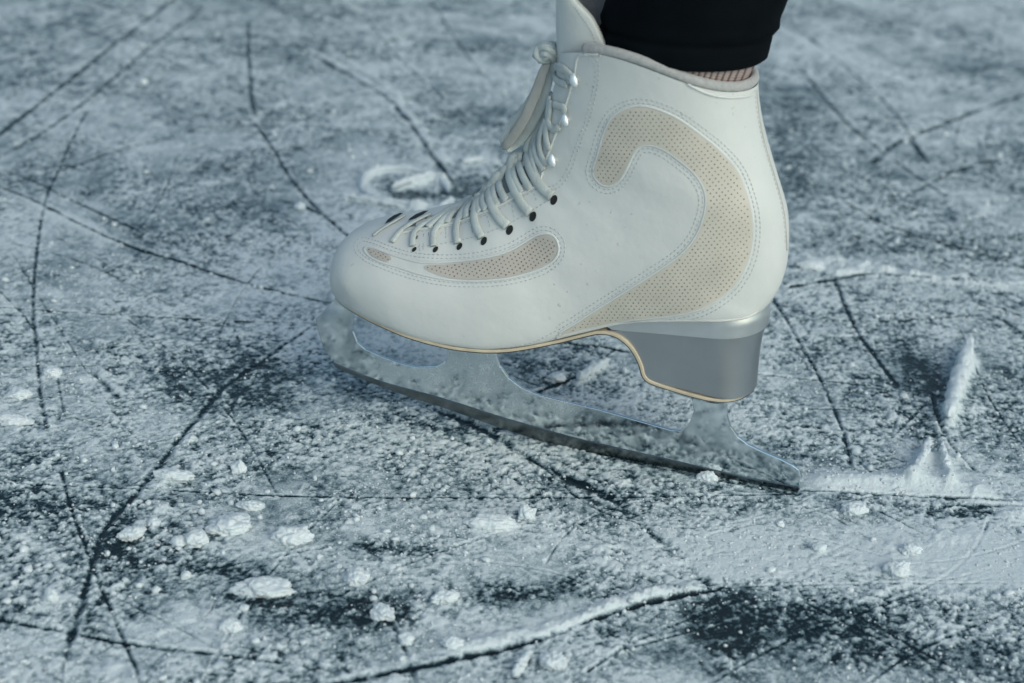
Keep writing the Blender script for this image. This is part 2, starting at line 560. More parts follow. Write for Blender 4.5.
# piping edges
def raised_edge(name, poly, d0, parent=skate, r=.00085):
    q = offset_px(poly, d0)
    h = [hit(x, y, .0001) for x, y in q]
    pts_ = [a[0] for a in h]; nn = [a[1] for a in h]
    mb = MB()
    # break into runs where consecutive samples stay close
    run = [0]
    for i in range(1, len(pts_)):
        if (pts_[i] - pts_[i - 1]).length > .008:
            if len(run) > 3: mb.add(tube([pts_[k] for k in run], r, 8, .45, [nn[k] for k in run]))
            run = []
        run.append(i)
    if (pts_[0] - pts_[-1]).length < .008: run.append(0)
    if len(run) > 3: mb.add(tube([pts_[k] for k in run], r, 8, .45, [nn[k] for k in run]))
    return mb.build(name, M['leather'], parent)

def orient(poly):
    a = np.array(poly); x, y = a[:, 0], a[:, 1]
    return 1 if np.sum(x * np.roll(y, -1) - y * np.roll(x, -1)) > 0 else -1
ob, os_ = orient(BIG), orient(SML)
raised_edge('panel_edge', BIG, ob * 1.0)

SMLW = [(358,247),(362,241.5),(372,243),(390,250),(412,256),(440,258.5),(470,257),(497,251.5),(515,244.5),(528,236.5),(540,230.5),(551,231.5),(559,239),
        (561.5,248),(559,257.5),(550,266.5),(536,273.5),(515,279.5),(490,282.8),(460,283),(435,280.5),(410,274.5),(388,267),(370,259.5),(361,253)]
osw = orient(SMLW)
inl = [(364,248),(372,247.5),(392,254.5),(412,260.5),(425,262.5),(445,262),(470,260),(495,255.5),(512,249.5),(525,242),(536,235.5),(547,233.5),(555,237.5),
       (558.5,247),(557,256),(549,264.5),(536,270.8),(515,277),(495,280),(470,281),(445,279),(420,274),(398,267),(380,261.5),(368,255)]
raised_edge('panel_edge', inl, 0.0, r=.0008)
st_ = MB()
def stitch_off(poly, d):
    q = offset_px(poly, d)
    # close
    stitches(st_, q + [q[0]], smooth=False)
stitch_off(BIG, ob * 4.2); stitch_off(BIG, ob * 8.0)
stitch_off(SMLW, 0.01); stitch_off(SMLW, osw * 3.6)
stitches(st_, [(588,58),(594,63),(595.5,75),(591,100),(585,122),(577,143),(571,160),(565,174),(557,184),(547,187)])
stitches(st_, [(592,56),(598,62),(599,75),(594.5,101),(588.5,123),(580.5,144),(574.5,161),(568,177),(559,187.5),(548,191)])
stitches(st_, [(405,234),(425,231),(447,227.5),(462,224),(480,217.5),(500,208.5),(522,197),(541,187)])
stitches(st_, [(418,247),(440,244),(468,238.5),(490,231.5),(512,222),(532,210.5),(550,199)])
stitches(st_, [(420,244),(420,252)]); stitches(st_, [(423.5,243),(423.5,252)])
for q in ((437,229,436,243),(446,228,446,242),(458,226,459,240),(471,222,473,237),(478,219,481,234),(487,216,491,230),(500,211,503,225),(512,205,515,219),(523,199,526,212),(534,193,538,205)):
    stitches(st_, [(q[0], q[1]), (q[2], q[3])])
stitches(st_, [(755,96),(757,112),(761,135),(768,160),(776,186),(781.5,207),(784.5,228),(785,246)])
stitches(st_, [(500,349),(530,343),(556,331),(575,320)])
st_.build('stitching', M['thread'], skate)
piping('facing_edge', [(545,189),(541,184),(543,171),(547,158),(553,142),(559,125),(565,108),(571,88),(575,72),(577,60),(581,55),(588,55)], .0007)
piping('facing_edge', [(398,234),(415,230.5),(437,226.8),(460,221.8),(480,214),(500,205.5),(522,193.8),(541,184)], .0009)
piping('collar_seam', [(583,54.5),(603,55),(622,58),(641,65),(658,71),(677,78.5),(693,87),(710,94.5),(729,97.5),(748,96),(756,91)], .0007)
piping('back_seam', [(756.5,92),(758.5,112),(762.5,135),(769.5,160),(777.5,186),(783,207),(786,228),(786.5,250)], .0006, 'welt')
piping('welt', [(556,338),(570,334.5),(590,329.5),(612,324.5),(632,322),(655,320.8),(690,320.5),(722,320.5),(745,317.5),(758,311.5)], .0008, 'welt', off=.0002)
# a fine seam down the toe cap
# ---- eyelets
for (x, y, a_) in [(554,200,.0026),(533,216.5,.0027),(509.7,230,.0026),(484,241,.0023),(459.6,246.5,.0020),(435.5,249.5,.0017),(414.4,249.5,.0014)]:
    p, nn = hit(x, y, .0002)
    t1 = nn.cross(Vector((.25, 0, 1))).normalized(); t2 = t1.cross(nn).normalized()
    mb = MB()
    pts_, ns_ = [], []
    for k in range(17):
        q = 2 * math.pi * k / 16
        pts_.append(p + t1 * math.cos(q) * a_ * .62 + t2 * math.sin(q) * a_); ns_.append(nn)
    mb.add(([p + nn * .00015] + [w + nn * .00015 for w in pts_[:16]], [(0, k + 1, (k + 1) % 16 + 1) for k in range(16)]), 1)
    mb.add(tube(pts_, .00035, 6, 1, ns_), 0)
    mb.build('eyelet', [M['dark'], M['dark']], skate)

# ---- tongue
TG = [((553,118),(592,112)),((556,92),(602,88)),((557,66),(612,62)),((557.5,45),(603.5,44)),((557.5,22),(592,20)),((558,2),(577,4)),((561,-12),(567,-9))]
tr = catmull([(*P(*c, 0), *P(*e, .026)) for c, e in TG], 26)
ov, n1 = [], 21
for r_ in tr:
    c_, e_ = Vector(r_[:3]), Vector(r_[3:])
    for k in range(n1):
        ph = -math.pi / 2 + math.pi * k / (n1 - 1)
        f_ = 1 - math.cos(ph)
        ov.append(Vector((c_.x + (e_.x - c_.x) * f_, e_.y * math.sin(ph), c_.z + (e_.z - c_.z) * f_)))
nr = len(tr)
of = [(i * n1 + k, i * n1 + k + 1, (i + 1) * n1 + k + 1, (i + 1) * n1 + k) for i in range(nr - 1) for k in range(n1 - 1)]
tg_ = mesh_obj('tongue', ov, of, None, skate, True, [M['leather'], M['lining']])
fix_normals(tg_)
# outward = forward (-s): flip if needed, then thicken inwards
bm = bmesh.new(); bm.from_mesh(tg_.data); bm.faces.ensure_lookup_table()
mid = min(bm.faces, key=lambda f: f.calc_center_median().x)
if mid.normal.x > 0: bmesh.ops.reverse_faces(bm, faces=bm.faces)
bm.to_mesh(tg_.data); bm.free()
so = tg_.modifiers.new('thick', 'SOLIDIFY'); so.thickness = .005; so.offset = -1; so.material_offset = 1; so.material_offset_rim = 0
bv_ = tg_.modifiers.new('round', 'BEVEL'); bv_.width = .0012; bv_.segments = 2; bv_.limit_method = 'ANGLE'; bv_.angle_limit = R(50)
TB = BVHTree.FromPolygons(ov, of)
def thit(px, py, off=.0):
    d = lray(px, py)
    a = TB.ray_cast(CL, d); b = BV.ray_cast(CL, d)
    best = None
    for q in (a, b):
        if q[0] is not None and (best is None or q[3] < best[3]): best = q
    if best is None:
        q = P(px, py, .006); return q, Vector((-.5, -.8, .2))
    nn = best[1] if best[1].dot(d) < 0 else -best[1]
    return best[0] + nn * off, nn
h = [thit(x, y, .0002) for x, y in catmull([(577,5),(582,14),(589,22),(596,33),(601,43)], 24)]
h = [thit(x - 4, y + 2, .0002) for x, y in catmull([(579,5),(585,14),(591,22),(597,33),(600,40)], 24)]
sm = MB()
p_ = [q[0] for q in h]
for i in range(0, len(p_) - 1, 2): sm.add(tube([p_[i], p_[i + 1]], .0003, 5))
sm.build('tongue_stitching', M['thread'], skate)

# ---- sole, outsole, heel
SOLE = [(335.5,297.5,8),(337,301,15),(341,305,21),(348,310,27),(363,319,34),(380.5,327.5,38.5),(402.5,337,41.5),(424.5,344,42.5),(446.5,349.3,42.5),(462,351.8,42),(484,353.7,41),(506,353.2,38.5),
        (528,350.2,35.5),(557,344.5,31.5),(584,338,29.5),(597,335.3,29),(608,335.8,29),(618,339.5,29),(627,347,29),(634,357,28.5),(638.5,367,28.5),(641,376,28),(645.5,382,28),(653,385.8,28),
        (664,389.5,28),(681,394.8,28),(696,399,28),(710.5,402,27),(725,403,24.5),(738,400.8,18),(747,396.5,12),(754,391.5,5)]
path = catmull([(P(x, y, w / 1000).x, P(x, y, w / 1000).z, w / 1000) for x, y, w in SOLE], 170)
def ribbon(name, path, th, lift, mt, grow=0.0):
    n = len(path)
    tg = np.gradient(path[:, :2], axis=0); tg /= np.linalg.norm(tg, axis=1)[:, None]
    nm = np.stack([-tg[:, 1], tg[:, 0]], 1)       # up side (towards the boot)
    vs, fs = [], []
    for i in range(n):
        for (o_, w_) in ((lift, -1), (lift + th, -1), (lift + th, 1), (lift, 1)):
            w = path[i, 2] + grow
            vs.append((path[i, 0] + nm[i, 0] * o_, w_ * w, path[i, 1] + nm[i, 1] * o_))
    for i in range(n - 1):
        for k in range(4):
            a, b = i * 4 + k, i * 4 + (k + 1) % 4
            fs.append((a, b, b + 4, a + 4))
    fs += [(0, 1, 2, 3), tuple((n - 1) * 4 + k for k in (3, 2, 1, 0))]
    o = mesh_obj(name, vs, fs, mt, skate, True)
    fix_normals(o)
    b_ = o.modifiers.new('b', 'BEVEL'); b_.width = .0004; b_.segments = 2; b_.limit_method = 'ANGLE'; b_.angle_limit = R(40)
    w_ = o.modifiers.new('w', 'WEIGHTED_NORMAL')
    return o
ribbon('sole', path, .0019, .0007, M['sole'], .0004)
ribbon('outsole', path, .0008, 0, M['outsole'])

def wall(name, rws, mt, W, grow=0.0, cut=.66, n=40):
    """block between front edge px (at t=W) and back edge px (at t=3mm), round behind"""
    rr = catmull([(P(*f, W).x, P(*f, W).z, P(*k, .003).x, P(*k, .003).z) for f, k in rws], 34)
    vs, fs = [], []
    for r_ in rr:
        loop = []
        for i in range(n + 1):
            u = .5 - .5 * math.cos(math.pi * i / n) if i > n / 2 else i / n
            u = i / n
            u = 1 - (1 - u) ** 1.7
            s_, z_ = r_[0] + (r_[2] - r_[0]) * u, r_[1] + (r_[3] - r_[1]) * u
            w = W + grow
            if u > cut: w = (W + grow) * max(0, 1 - ((u - cut) / (1 - cut)) ** 2.1) ** .5
            loop.append((s_, w, z_))
        vs += [(s, -w, z) for s, w, z in loop] + [(s, w, z) for s, w, z in loop[::-1]]
    L = 2 * (n + 1)
    for i in range(len(rr) - 1):
        for k in range(L):
            a, b = i * L + k, i * L + (k + 1) % L
            fs.append((a, b, b + L, a + L))
    fs += [tuple(range(L)), tuple((len(rr) - 1) * L + k for k in range(L - 1, -1, -1))]
    o = mesh_obj(name, vs, fs, mt, skate)
    bm = bmesh.new(); bm.from_mesh(o.data); bmesh.ops.remove_doubles(bm, verts=bm.verts, dist=.00002)
    bmesh.ops.recalc_face_normals(bm, faces=bm.faces); bm.to_mesh(o.data); bm.free()
    b_ = o.modifiers.new('b', 'BEVEL'); b_.width = .0006; b_.segments = 2; b_.limit_method = 'ANGLE'; b_.angle_limit = R(50)
    o.modifiers.new('w', 'WEIGHTED_NORMAL')
    return o
wall('heel', [((594,330),(768,317)),((603,333.5),(766,326)),((614,336),(763,334)),((624,342),(760.5,345)),((632,351),(758.5,357)),((637,361),(757.5,368)),((641,371),(756.5,378)),((645,380),(755.8,388))], M['heel'], .0275)
wall('heel_band', [((602,316),(767,305)),((603,321),(769.2,312)),((605,325.5),(769,318)),((612,330),(768,325))], M['band'], .0285, cut=.68)

# ---- blade
OUT = [(340,292),(331,303),(316,318.5),(318.5,330),(323,345),(327,353),(330.5,355),(330,358.5),(334,359.5),(333.5,363),(338,364),(338,367),(345,369.5),(380,384),(415,397),(440,404.5),(470,415),(500,426),(540,438.5),(580,448.5),(615,457),(650,464.5),(700,475.5),(750,485.5),(797,493),
       (800,489),(800.5,475),(799,469),(793,464.5),(780,458),(762,450.5),(748,443.5),(738,436),(731,426),(727.5,414),(727,395),(727,378),(672,364),(685,385),(692,398),(694,410),(690,422),(682,430),(670,429),(640,420.5),
       (600,409),(560,399.5),(540,394.5),(522,387),(509,377),(500,365),(496,352),(494,320),(430,305),(440,335),(449,352),(446,361),(436,366.5),(420,367),(400,362.5),(380,355),(366,348.5),(357.5,341),(353.5,331),(353.5,320),(358,300),(362,292)]
def slab(name, px, t0, t1, mt, bevel=.0005, parent=skate, z_add=0.0):
    q = [P(x, y, (t0 + t1) / 2 + .0) for x, y in px]
    n = len(q)
    tri = delaunay_2d_cdt([Vector((p.x, p.z)) for p in q], [(i, (i + 1) % n) for i in range(n)], [], 1, 1e-7)
    vv_, ff_ = tri[0], tri[2]
    bm = bmesh.new()
    a = [bm.verts.new((v.x, -t1, v.y + z_add)) for v in vv_]
    b = [bm.verts.new((v.x, -t0, v.y + z_add)) for v in vv_]
    for f in ff_:
        bm.faces.new([a[i] for i in f]); bm.faces.new([b[i] for i in reversed(f)])
    ed = [(i, (i + 1) % n) for i in range(n)]
    for i, j in ed: bm.faces.new([a[i], a[j], b[j], b[i]])
    bmesh.ops.recalc_face_normals(bm, faces=bm.faces)
    bmesh.ops.dissolve_limit(bm, angle_limit=R(.5), verts=bm.verts, edges=bm.edges)
    me = bpy.data.meshes.new(name); bm.to_mesh(me); bm.free(); me.materials.append(mt)
    o = bpy.data.objects.new(name, me); C.objects.link(o); o.parent = parent
    if bevel:
        b_ = o.modifiers.new('b', 'BEVEL'); b_.width = bevel; b_.segments = 2; b_.limit_method = 'ANGLE'; b_.angle_limit = R(60)
    return o
blade = slab('blade', OUT, -.0011, .0011, M['blade'])
EDT = [(332,361),(380,380),(440,396.5),(500,415.5),(540,427),(580,438),(650,454),(700,465.5),(750,477),(799.5,486)]
EDB = [(797.5,493.6),(750,486.3),(700,476.3),(650,465.2),(615,457.7),(580,449.2),(540,439.2),(500,426.7),(470,415.7),(440,405.2),(415,397.7),(380,384.7),(345,370.3),(338,367.2)]
slab('blade_edge', [tuple(p) for p in catmull(EDT, 40)] + EDB, -.0018, .0018, M['edge'], .0002)
# mounting plates under the sole, between the blade's posts and the leather
def plate(name, px, W, mt):
    pa = catmull([(P(x, y, .02).x, P(x, y, .02).z, w / 1000) for x, y, w in px], 50)
    n = len(pa); vs, fs = [], []
    for i in range(n):
        for (o_, w_) in ((-.0025, -1), (.0005, -1), (.0005, 1), (-.0025, 1)):
            vs.append((pa[i, 0], w_ * pa[i, 2], pa[i, 1] + o_))
    for i in range(n - 1):
        for k in range(4):
            a, b = i * 4 + k, i * 4 + (k + 1) % 4
            fs.append((a, b, b + 4, a + 4))
    fs += [(0, 1, 2, 3), tuple((n - 1) * 4 + k for k in (3, 2, 1, 0))]
    return fix_normals(mesh_obj(name, vs, fs, mt, skate, False))
def zsole(s, lo=True):
    k = np.argmin(np.abs(path[:100, 0] - s)) if lo else None
    return path[k, 1]
# follow the sole from below
def plate_under(name, s0, s1, W, seg):
    sel = [r_ for r_ in path[seg[0]:seg[1]] if s0 <= r_[0] <= s1]
    n = len(sel); vs, fs = [], []
    for i, r_ in enumerate(sel):
        u = i / (n - 1)
        w = min(W * (1 - (2 * u - 1) ** 6) ** .5 + .004, r_[2] - .004)
        for (o_, w_) in ((-.0028, -1), (-.0001, -1), (-.0001, 1), (-.0028, 1)):
            vs.append((r_[0], w_ * w, r_[1] + o_))
    for i in range(n - 1):
        for k in range(4):
            a, b = i * 4 + k, i * 4 + (k + 1) % 4
            fs.append((a, b, b + 4, a + 4))
    fs += [(0, 1, 2, 3), tuple((n - 1) * 4 + k for k in (3, 2, 1, 0))]
    return fix_normals(mesh_obj(name, vs, fs, M['blade'], skate, False))
sA, sB = path[4, 0], P(510, 350, .035).x
plate_under('sole_plate', sA, sB, .030, (0, 90))
hs0, hs1 = P(655, 386, .028).x, P(742, 398, .01).x
plate_under('heel_plate', hs0, hs1, .021, (110, 170))

# ---- hooks
for (x, y, dx, dy) in [(569,78.5,4.2,6.2),(560,119,3.8,5.8),(547,159.5,4.0,6.2)]:
    mb = MB()
    pts_, ns_ = [], []
    p, nn = thit(x + 9, y, .0026)
    p = p + nn * .001; nn = Vector((-.22, -.95, .2)).normalized()
    t1 = nn.cross(Vector((.12, 0, 1))).normalized()
    if t1.dot(Vector((1, 0, 0))) < 0: t1 = -t1
    t2 = Vector((-.18, 0, 1)) ; t2 = (t2 - nn * t2.dot(nn)).normalized()
    k_ = .00062
    nrg, seg = 5, 16
    vs, fs = [p + nn * .0012], []
    for j in range(1, nrg + 1):
        f_ = j / nrg
        for q in range(seg):
            a = 2 * math.pi * q / seg
            w = dx * k_ * (1 - .28 * math.sin(a))
            vs.append(p + t1 * math.cos(a) * w * f_ + t2 * math.sin(a) * dy * k_ * f_ + nn * (.0012 * (1 - f_ ** 2)))
    for q in range(seg): fs.append((0, 1 + q, 1 + (q + 1) % seg))
    for j in range(nrg - 1):
        for q in range(seg):
            a, b = 1 + j * seg + q, 1 + j * seg + (q + 1) % seg
            fs.append((a, a + seg, b + seg, b))
    mb.add((vs, fs))
    mb.add(tube([p - nn * .0045, p + nn * .0006], .0014, 8))
    hk = mb.build('lace_hook', M['chrome'], skate)
    s_ = hk.modifiers.new('s', 'SOLIDIFY'); s_.thickness = .0006
    fix_normals(hk)

# ---- laces
def lace(px, r=.0020, off=.0012, flat=.75, far=None, t_end=None, name='lace', mt='lace'):
    c = catmull(px, 26)
    pts_, ns_ = [], []
    for i, (x, y) in enumerate(c):
        p, nn = thit(x, y, off)
        pts_.append(p); ns_.append(nn)
    # smooth the path
    a = np.array([q[:] for q in pts_]); b = np.array([q[:] for q in ns_])
    for _ in range(4):
        a[1:-1] = (a[:-2] + 2 * a[1:-1] + a[2:]) / 4
        b[1:-1] = (b[:-2] + 2 * b[1:-1] + b[2:]) / 4
    pts_ = [Vector(q) for q in a]; ns_ = [Vector(q).normalized() for q in b]
    if far:                                   # run on over the ridge to the far side
        e = pts_[-1]
        d = (pts_[-1] - pts_[-4]).normalized()
        for k in range(1, 9):
            u = k / 8
            pts_.append(e + Vector((d.x * .016 * u, .034 * u, d.z * .006 * u - .010 * u * u)))
            ns_.append(Vector((-.3, .5 * u, 1)).normalized())
    return MB().add(tube(pts_, r, 10, flat, ns_)).build(name, M[mt], skate)
GAPP = [(408,226.5),(425,225),(440,222),(458,217),(474,211),(490,203),(505,195),(520,186),(534,178),(536,168),(530,158),(524,152),
        (514,160),(505,168),(494,177),(482,187),(468,199),(452,208),(436,214),(420,219)]
gp, _ = patch('lacing_gap_shade', GAPP, [M['gap']], off=.00025, dots=False)  # dark sheet painting the shade on the white tongue beneath the laces
LO = [  # from the eyelets, over the facing, up across the ridge
 [(552.5,196.5),(545,190),(537,180),(531,167),(528,156),(529,148)],
 [(531,212.5),(524,206),(518,195),(512.5,182),(509,168),(512,157)],
 [(508,226),(501,220),(495,211),(490.5,198),(491,185),(497,174)],
 [(482.5,237.5),(478.5,230),(475.5,221),(475.5,210),(479,198),(486,188)],
 [(458.5,243.5),(457,235),(457.5,226),(462,214),(469,204),(474,198)],
 [(434.5,246.5),(433.5,238),(436,230),(444,220),(455,210),(461,205)],
 [(413.5,246.5),(413.5,238),(416,231.5),(427,223.5),(441,216),(448,211)],
 [(392.5,243),(397,237),(402,231),(416,222.5),(431,215.5)],
 [(374,237),(379,232.5),(386,228),(396,222.5),(405,217)]]
for k, q in enumerate(LO):
    lace(q, (.0031, .0031, .0029, .0026, .0023, .0021, .0020, .0019, .0012)[k], .0013, .5, far=k < 7)
UN = [  # the other run, dipping under the facing
 [(541,186),(537,176),(534,163),(533,152)], [(531,189),(524,177),(520,165),(519,156)], [(522,193),(516,181),(514,170),(515,160)],
 [(507,201),(501,190),(500,178),(504,168)], [(498,206),(494,196),(495,184),(501,174)], [(487,210),(483,203),(485,193),(491,183)],
 [(480,213),(478,206),(481,197),(487,189)], [(467,218),(467,211),(471,204),(477,196)], [(461,220),(463,212),(468,206)],
 [(447,223.5),(450,217),(456,211),(463,204)], [(440,225.5),(444,219),(451,213),(458,207)], [(428,228),(436,221),(446,214),(453,209)]]
for q in UN: lace(q, .0024, .0009, .55, far=True)
# flat dark slivers painting the shade between the lowest laces
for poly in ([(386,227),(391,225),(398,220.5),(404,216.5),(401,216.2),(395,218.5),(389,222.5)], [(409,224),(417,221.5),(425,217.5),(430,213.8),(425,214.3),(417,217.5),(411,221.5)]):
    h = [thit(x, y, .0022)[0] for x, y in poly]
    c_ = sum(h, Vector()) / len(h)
    mesh_obj('lace_gap_shade', [c_] + h, [(0, 1 + k, 1 + (k + 1) % len(h)) for k in range(len(h))], M['dark'], skate)
# shaft laces
SH = [
 [(548,165),(543,156),(541,144),(543,132),(548,120)],
 [(551,150),(548,140),(548,128),(551,115),(553,100)],
 [(545,170),(538,158),(536,145),(538,132),(544,118)],
 [(561,126),(555,130),(550,122),(550,110),(552,96)],
 [(535,157),(532,146),(534,134),(541,120),(547,106),(551,92)],
 [(526,152),(527,142),(534,128),(543,112),(549,98)],
 [(569,84),(561,82),(555,76),(553,67),(556,61)],
 [(556,65),(562,69),(569,71),(573,75)],
 [(556,104),(561,106),(566,107),(565,112)],
 [(572,83),(568,70),(560,66)],
]
for q in SH: lace(q, .0021, .0014, .55)

def free_tube(pxt, r, mt, name, flat=1.0, n=30, nrm=None):
    """px, py, t (mm), radius scale"""
    c = catmull([(*P(x, y, t / 1000), k) for x, y, t, k in pxt], n)
    pts_ = [Vector(q[:3]) for q in c]
    return MB().add(tube(pts_, [r * q[3] for q in c], 12, flat, [nrm or Vector((-.2, -1, .2))] * n)).build(name, M[mt], skate)
# the bow: flat loop hanging down in front, a second loop behind, the knot
free_tube([(549,60,6,.7),(543,72,8,1),(537,90,10,1.15),(528,112,12,1.15),(517,131,12,1.1),(507,144,11,1),(502,147,8,.75)], .0027, 'ribbon', 'lace_loop', .28)
free_tube([(551,62,2,.6),(549,80,6,.9),(541,104,8,1.2),(531,124,8,1.3),(520,139,7,1.2),(511,147,7,1),(506,149,9,.8)], .0026, 'lace', 'lace_loop', .3)
free_tube([(541,75,-2,.8),(530,98,-2,1),(516,120,-2,1),(503,136,0,1),(500,143,3,1),(504,147.5,7,1)], .0018, 'lace', 'lace_loop', .5)
kn = MB()
for (pxs, r_) in [([(555,50,3),(548,52,5),(543,54,4)], .0040), ([(557,52,0),(550,45.5,4),(541,46,7),(536,52,8),(539,59,9),(547,60.5,8),(554,56,6)], .0019),
                  ([(536,55,4),(542,48,9),(550,50,11),(555,56,8),(556,62,4)], .0018),
                  ([(538,57,6),(545,54,11),(552,58,9),(556,64,5)], .0018),
                  ([(556,45,0),(549,43.8,0),(542,48,2)], .0016), ([(535,57,4),(538,49,7),(545,46.5,10),(552,49,9)], .0018), ([(539,61,6),(546,58,10),(553,53,9),(557,49,4)], .0017)]:
    c = catmull([tuple(P(x, y, t / 1000)) for x, y, t in pxs], 22)
    kn.add(tube(c, r_, 10, .8, [Vector((-.1, -1, .1))] * 22))
kn.build('lace_knot', M['lace'], skate)

# ------------------------------------------------------------------ the skater's leg
def ell_loft(name, rws, mt, parent, n=40, steps=50, caps=True):
    """rows: s, z, half length, half width, tilt of the ring (dz per ds)"""
    rr = catmull(rws, steps)
    vs, fs = [], []
    for s, z, a, b, ti in rr:
        for k in range(n):
            q = 2 * math.pi * k / n
            vs.append((s + a * math.cos(q), b * math.sin(q), z + ti * a * math.cos(q)))
    for i in range(len(rr) - 1):
        for k in range(n):
            x, y = i * n + k, i * n + (k + 1) % n
            fs.append((x, y, y + n, x + n))
    if caps: fs += [tuple(range(n)), tuple((len(rr) - 1) * n + k for k in range(n - 1, -1, -1))]
    return fix_normals(mesh_obj(name, vs, fs, mt, parent))
hem_l, hem_r = P(601, 30, 0), P(768, 47, 0)
fold_r = P(772, 34, 0); up_r = P(783, 0, 0)
hc = (hem_l.x + hem_r.x) / 2
ha = (hem_r.x - hem_l.x) / 2
zc = P(715, 74.2, .038).z
person_root = bpy.data.objects.new('x', None)
LB = [(P(665, 300, 0).x, P(665, 300, 0).z + .012, .032, .024, 0), (P(672, 240, 0).x, P(672, 240, 0).z, .040, .027, 0), (P(672,170,0).x, P(672,170,0).z, .041, .029, 0),
      (P(676, 110, 0).x, P(676, 110, 0).z, .040, .031, 0), (hc, zc, ha - .008, .033, 0), (hc + .006, zc + .05, .050, .036, 0), (hc + .01, zc + .14, .056, .045, 0),
      (hc + .005, zc + .22, .055, .046, 0), (hc - .01, zc + .31, .052, .046, 0), (hc - .02, zc + .36, .055, .05, 0), (hc - .005, zc + .44, .062, .056, 0), (hc + .02, zc + .52, .07, .064, 0)]
person = ell_loft('person', LB, M['skin'], None)
person.matrix_world = M_SK
tag(person, 'lower leg in a black legging and pink knit sock, standing in the skate', 'person')
bpy.data.objects.remove(person_root)
sk_z = P(700, 120, .03).z
sock = ell_loft('sock', [(hc - .003, sk_z - .03, ha - .014, .032, 0), (hc - .001, zc - .012, ha - .0075, .0345, 0), (hc + .001, zc, ha - .0055, .036, 0), (hc + .006, zc + .03, ha - .005, .036, 0)], M['sock'], person, steps=20)
rws = [(hc, zc - .0005, ha - .004, .036, .02), (hc, zc - .001, ha - .0015, .0385, .02), (hc, zc + .0005, ha + .0004, .0398, .02), (hc + .0002, zc + .006, ha + .001, .0405, .03),
       (hc + .0008, zc + .0105, ha + .0008, .0403, .04), (hc + .0014, zc + .0125, ha - .0010, .0388, .04), (hc + .002, zc + .0148, ha + .0026, .0410, .04),
       (hc + .003, zc + .022, ha + .0018, .0410, .04), (hc + .005, zc + .035, ha + .003, .043, .04), (hc + .006, zc + .09, .057, .047, .02), (hc + .01, zc + .14, .060, .050, 0),
       (hc + .005, zc + .22, .059, .051, 0), (hc - .01, zc + .31, .056, .050, 0), (hc - .02, zc + .36, .059, .054, 0), (hc - .005, zc + .44, .066, .060, 0), (hc + .02, zc + .53, .074, .068, 0)]
leg = ell_loft('legging', rws, M['legging'], person, n=48, steps=160)

# ------------------------------------------------------------------ the ice
def lattice(seed, n=256):
    return np.random.default_rng(seed).random((n, n)).astype(np.float32)
def vnoise(x, y, scale, seed, ang=0.5):
    ca, sa = math.cos(ang + seed), math.sin(ang + seed)
    u = (x * ca - y * sa) / scale + 37.3 * seed; v = (x * sa + y * ca) / scale + 11.7 * seed
    L = lattice(seed)
    iu = np.floor(u).astype(np.int64); iv_ = np.floor(v).astype(np.int64)
    fu = u - iu; fv = v - iv_
    fu = fu * fu * (3 - 2 * fu); fv = fv * fv * (3 - 2 * fv)
    a = L[iu & 255, iv_ & 255]; b = L[(iu + 1) & 255, iv_ & 255]; c = L[iu & 255, (iv_ + 1) & 255]; d = L[(iu + 1) & 255, (iv_ + 1) & 255]
    return (a * (1 - fu) + b * fu) * (1 - fv) + (c * (1 - fu) + d * fu) * fv
def fbm(x, y, scale, seed, octs=4, gain=.55):
    o = np.zeros(x.shape, np.float32); amp = 1; tot = 0
    for k in range(octs):
        o += amp * vnoise(x, y, scale / 2 ** k, seed + k); tot += amp; amp *= gain
    return o / tot
def ss(a, b, x):
    t = np.clip((x - a) / (b - a), 0, 1); return t * t * (3 - 2 * t)

def axis(lo, hi, step, far, ratio=1.18):
    mid = np.arange(lo, hi, step)
    out = []; p, s = hi, step
    while p < far: p += s; s *= ratio; out.append(p)
    neg = []; p, s = lo, step
    while p > -far: p -= s; s *= ratio; neg.append(p)
    return np.r_[neg[::-1], mid, out]
def axis_y(lo, m1, hi, s0, s1, far, ratio=1.18):
    pts = [lo]
    while pts[-1] < hi:
        y = pts[-1]
        k = np.clip((y - m1) / (hi - m1), 0, 1)
        pts.append(y + s0 + (s1 - s0) * k)
    out = []; p, s = pts[-1], s1
    while p < far: s *= ratio; p += s; out.append(p)
    neg = []; p, s = pts[0], s0
    while p > -far: s *= ratio; p -= s; neg.append(p)
    return np.r_[neg[::-1], pts, out]
c4 = [ground(0, 0), ground(1024, 0), ground(0, 683), ground(1024, 683)]
xl, xh = -.46, .46
yl = min(c.y for c in c4[2:]) - .03
yh = max(c.y for c in c4[:2]) + .06
print('GROUND', [tuple(round(q, 3) for q in c) for c in c4], 'focus', cd.dof.focus_distance)
mid_ = np.arange(-.36, .36, .00085)
out_ = [mid_[-1]]
while out_[-1] < .75: out_.append(out_[-1] + .00085 + min(.0012, (out_[-1] - .36) * .012))
q_, s_ = out_[-1], .002
while q_ < 400: s_ *= 1.18; q_ += s_; out_.append(q_)
AX = np.r_[-np.array(out_[1:])[::-1], mid_, out_[1:]]
AY = axis_y(yl, .1, yh, .0011, .0026, 400)
X, Y = np.meshgrid(AX, AY)
X = X.astype(np.float64); Y = Y.astype(np.float64)
shp = X.shape
print('grid', shp)
xf, yf = X.ravel(), Y.ravel()
Q = np.ones(xf.shape, bool)

def project(x, y):
    """where ground points fall, used only to know which distances need detail"""
    return None

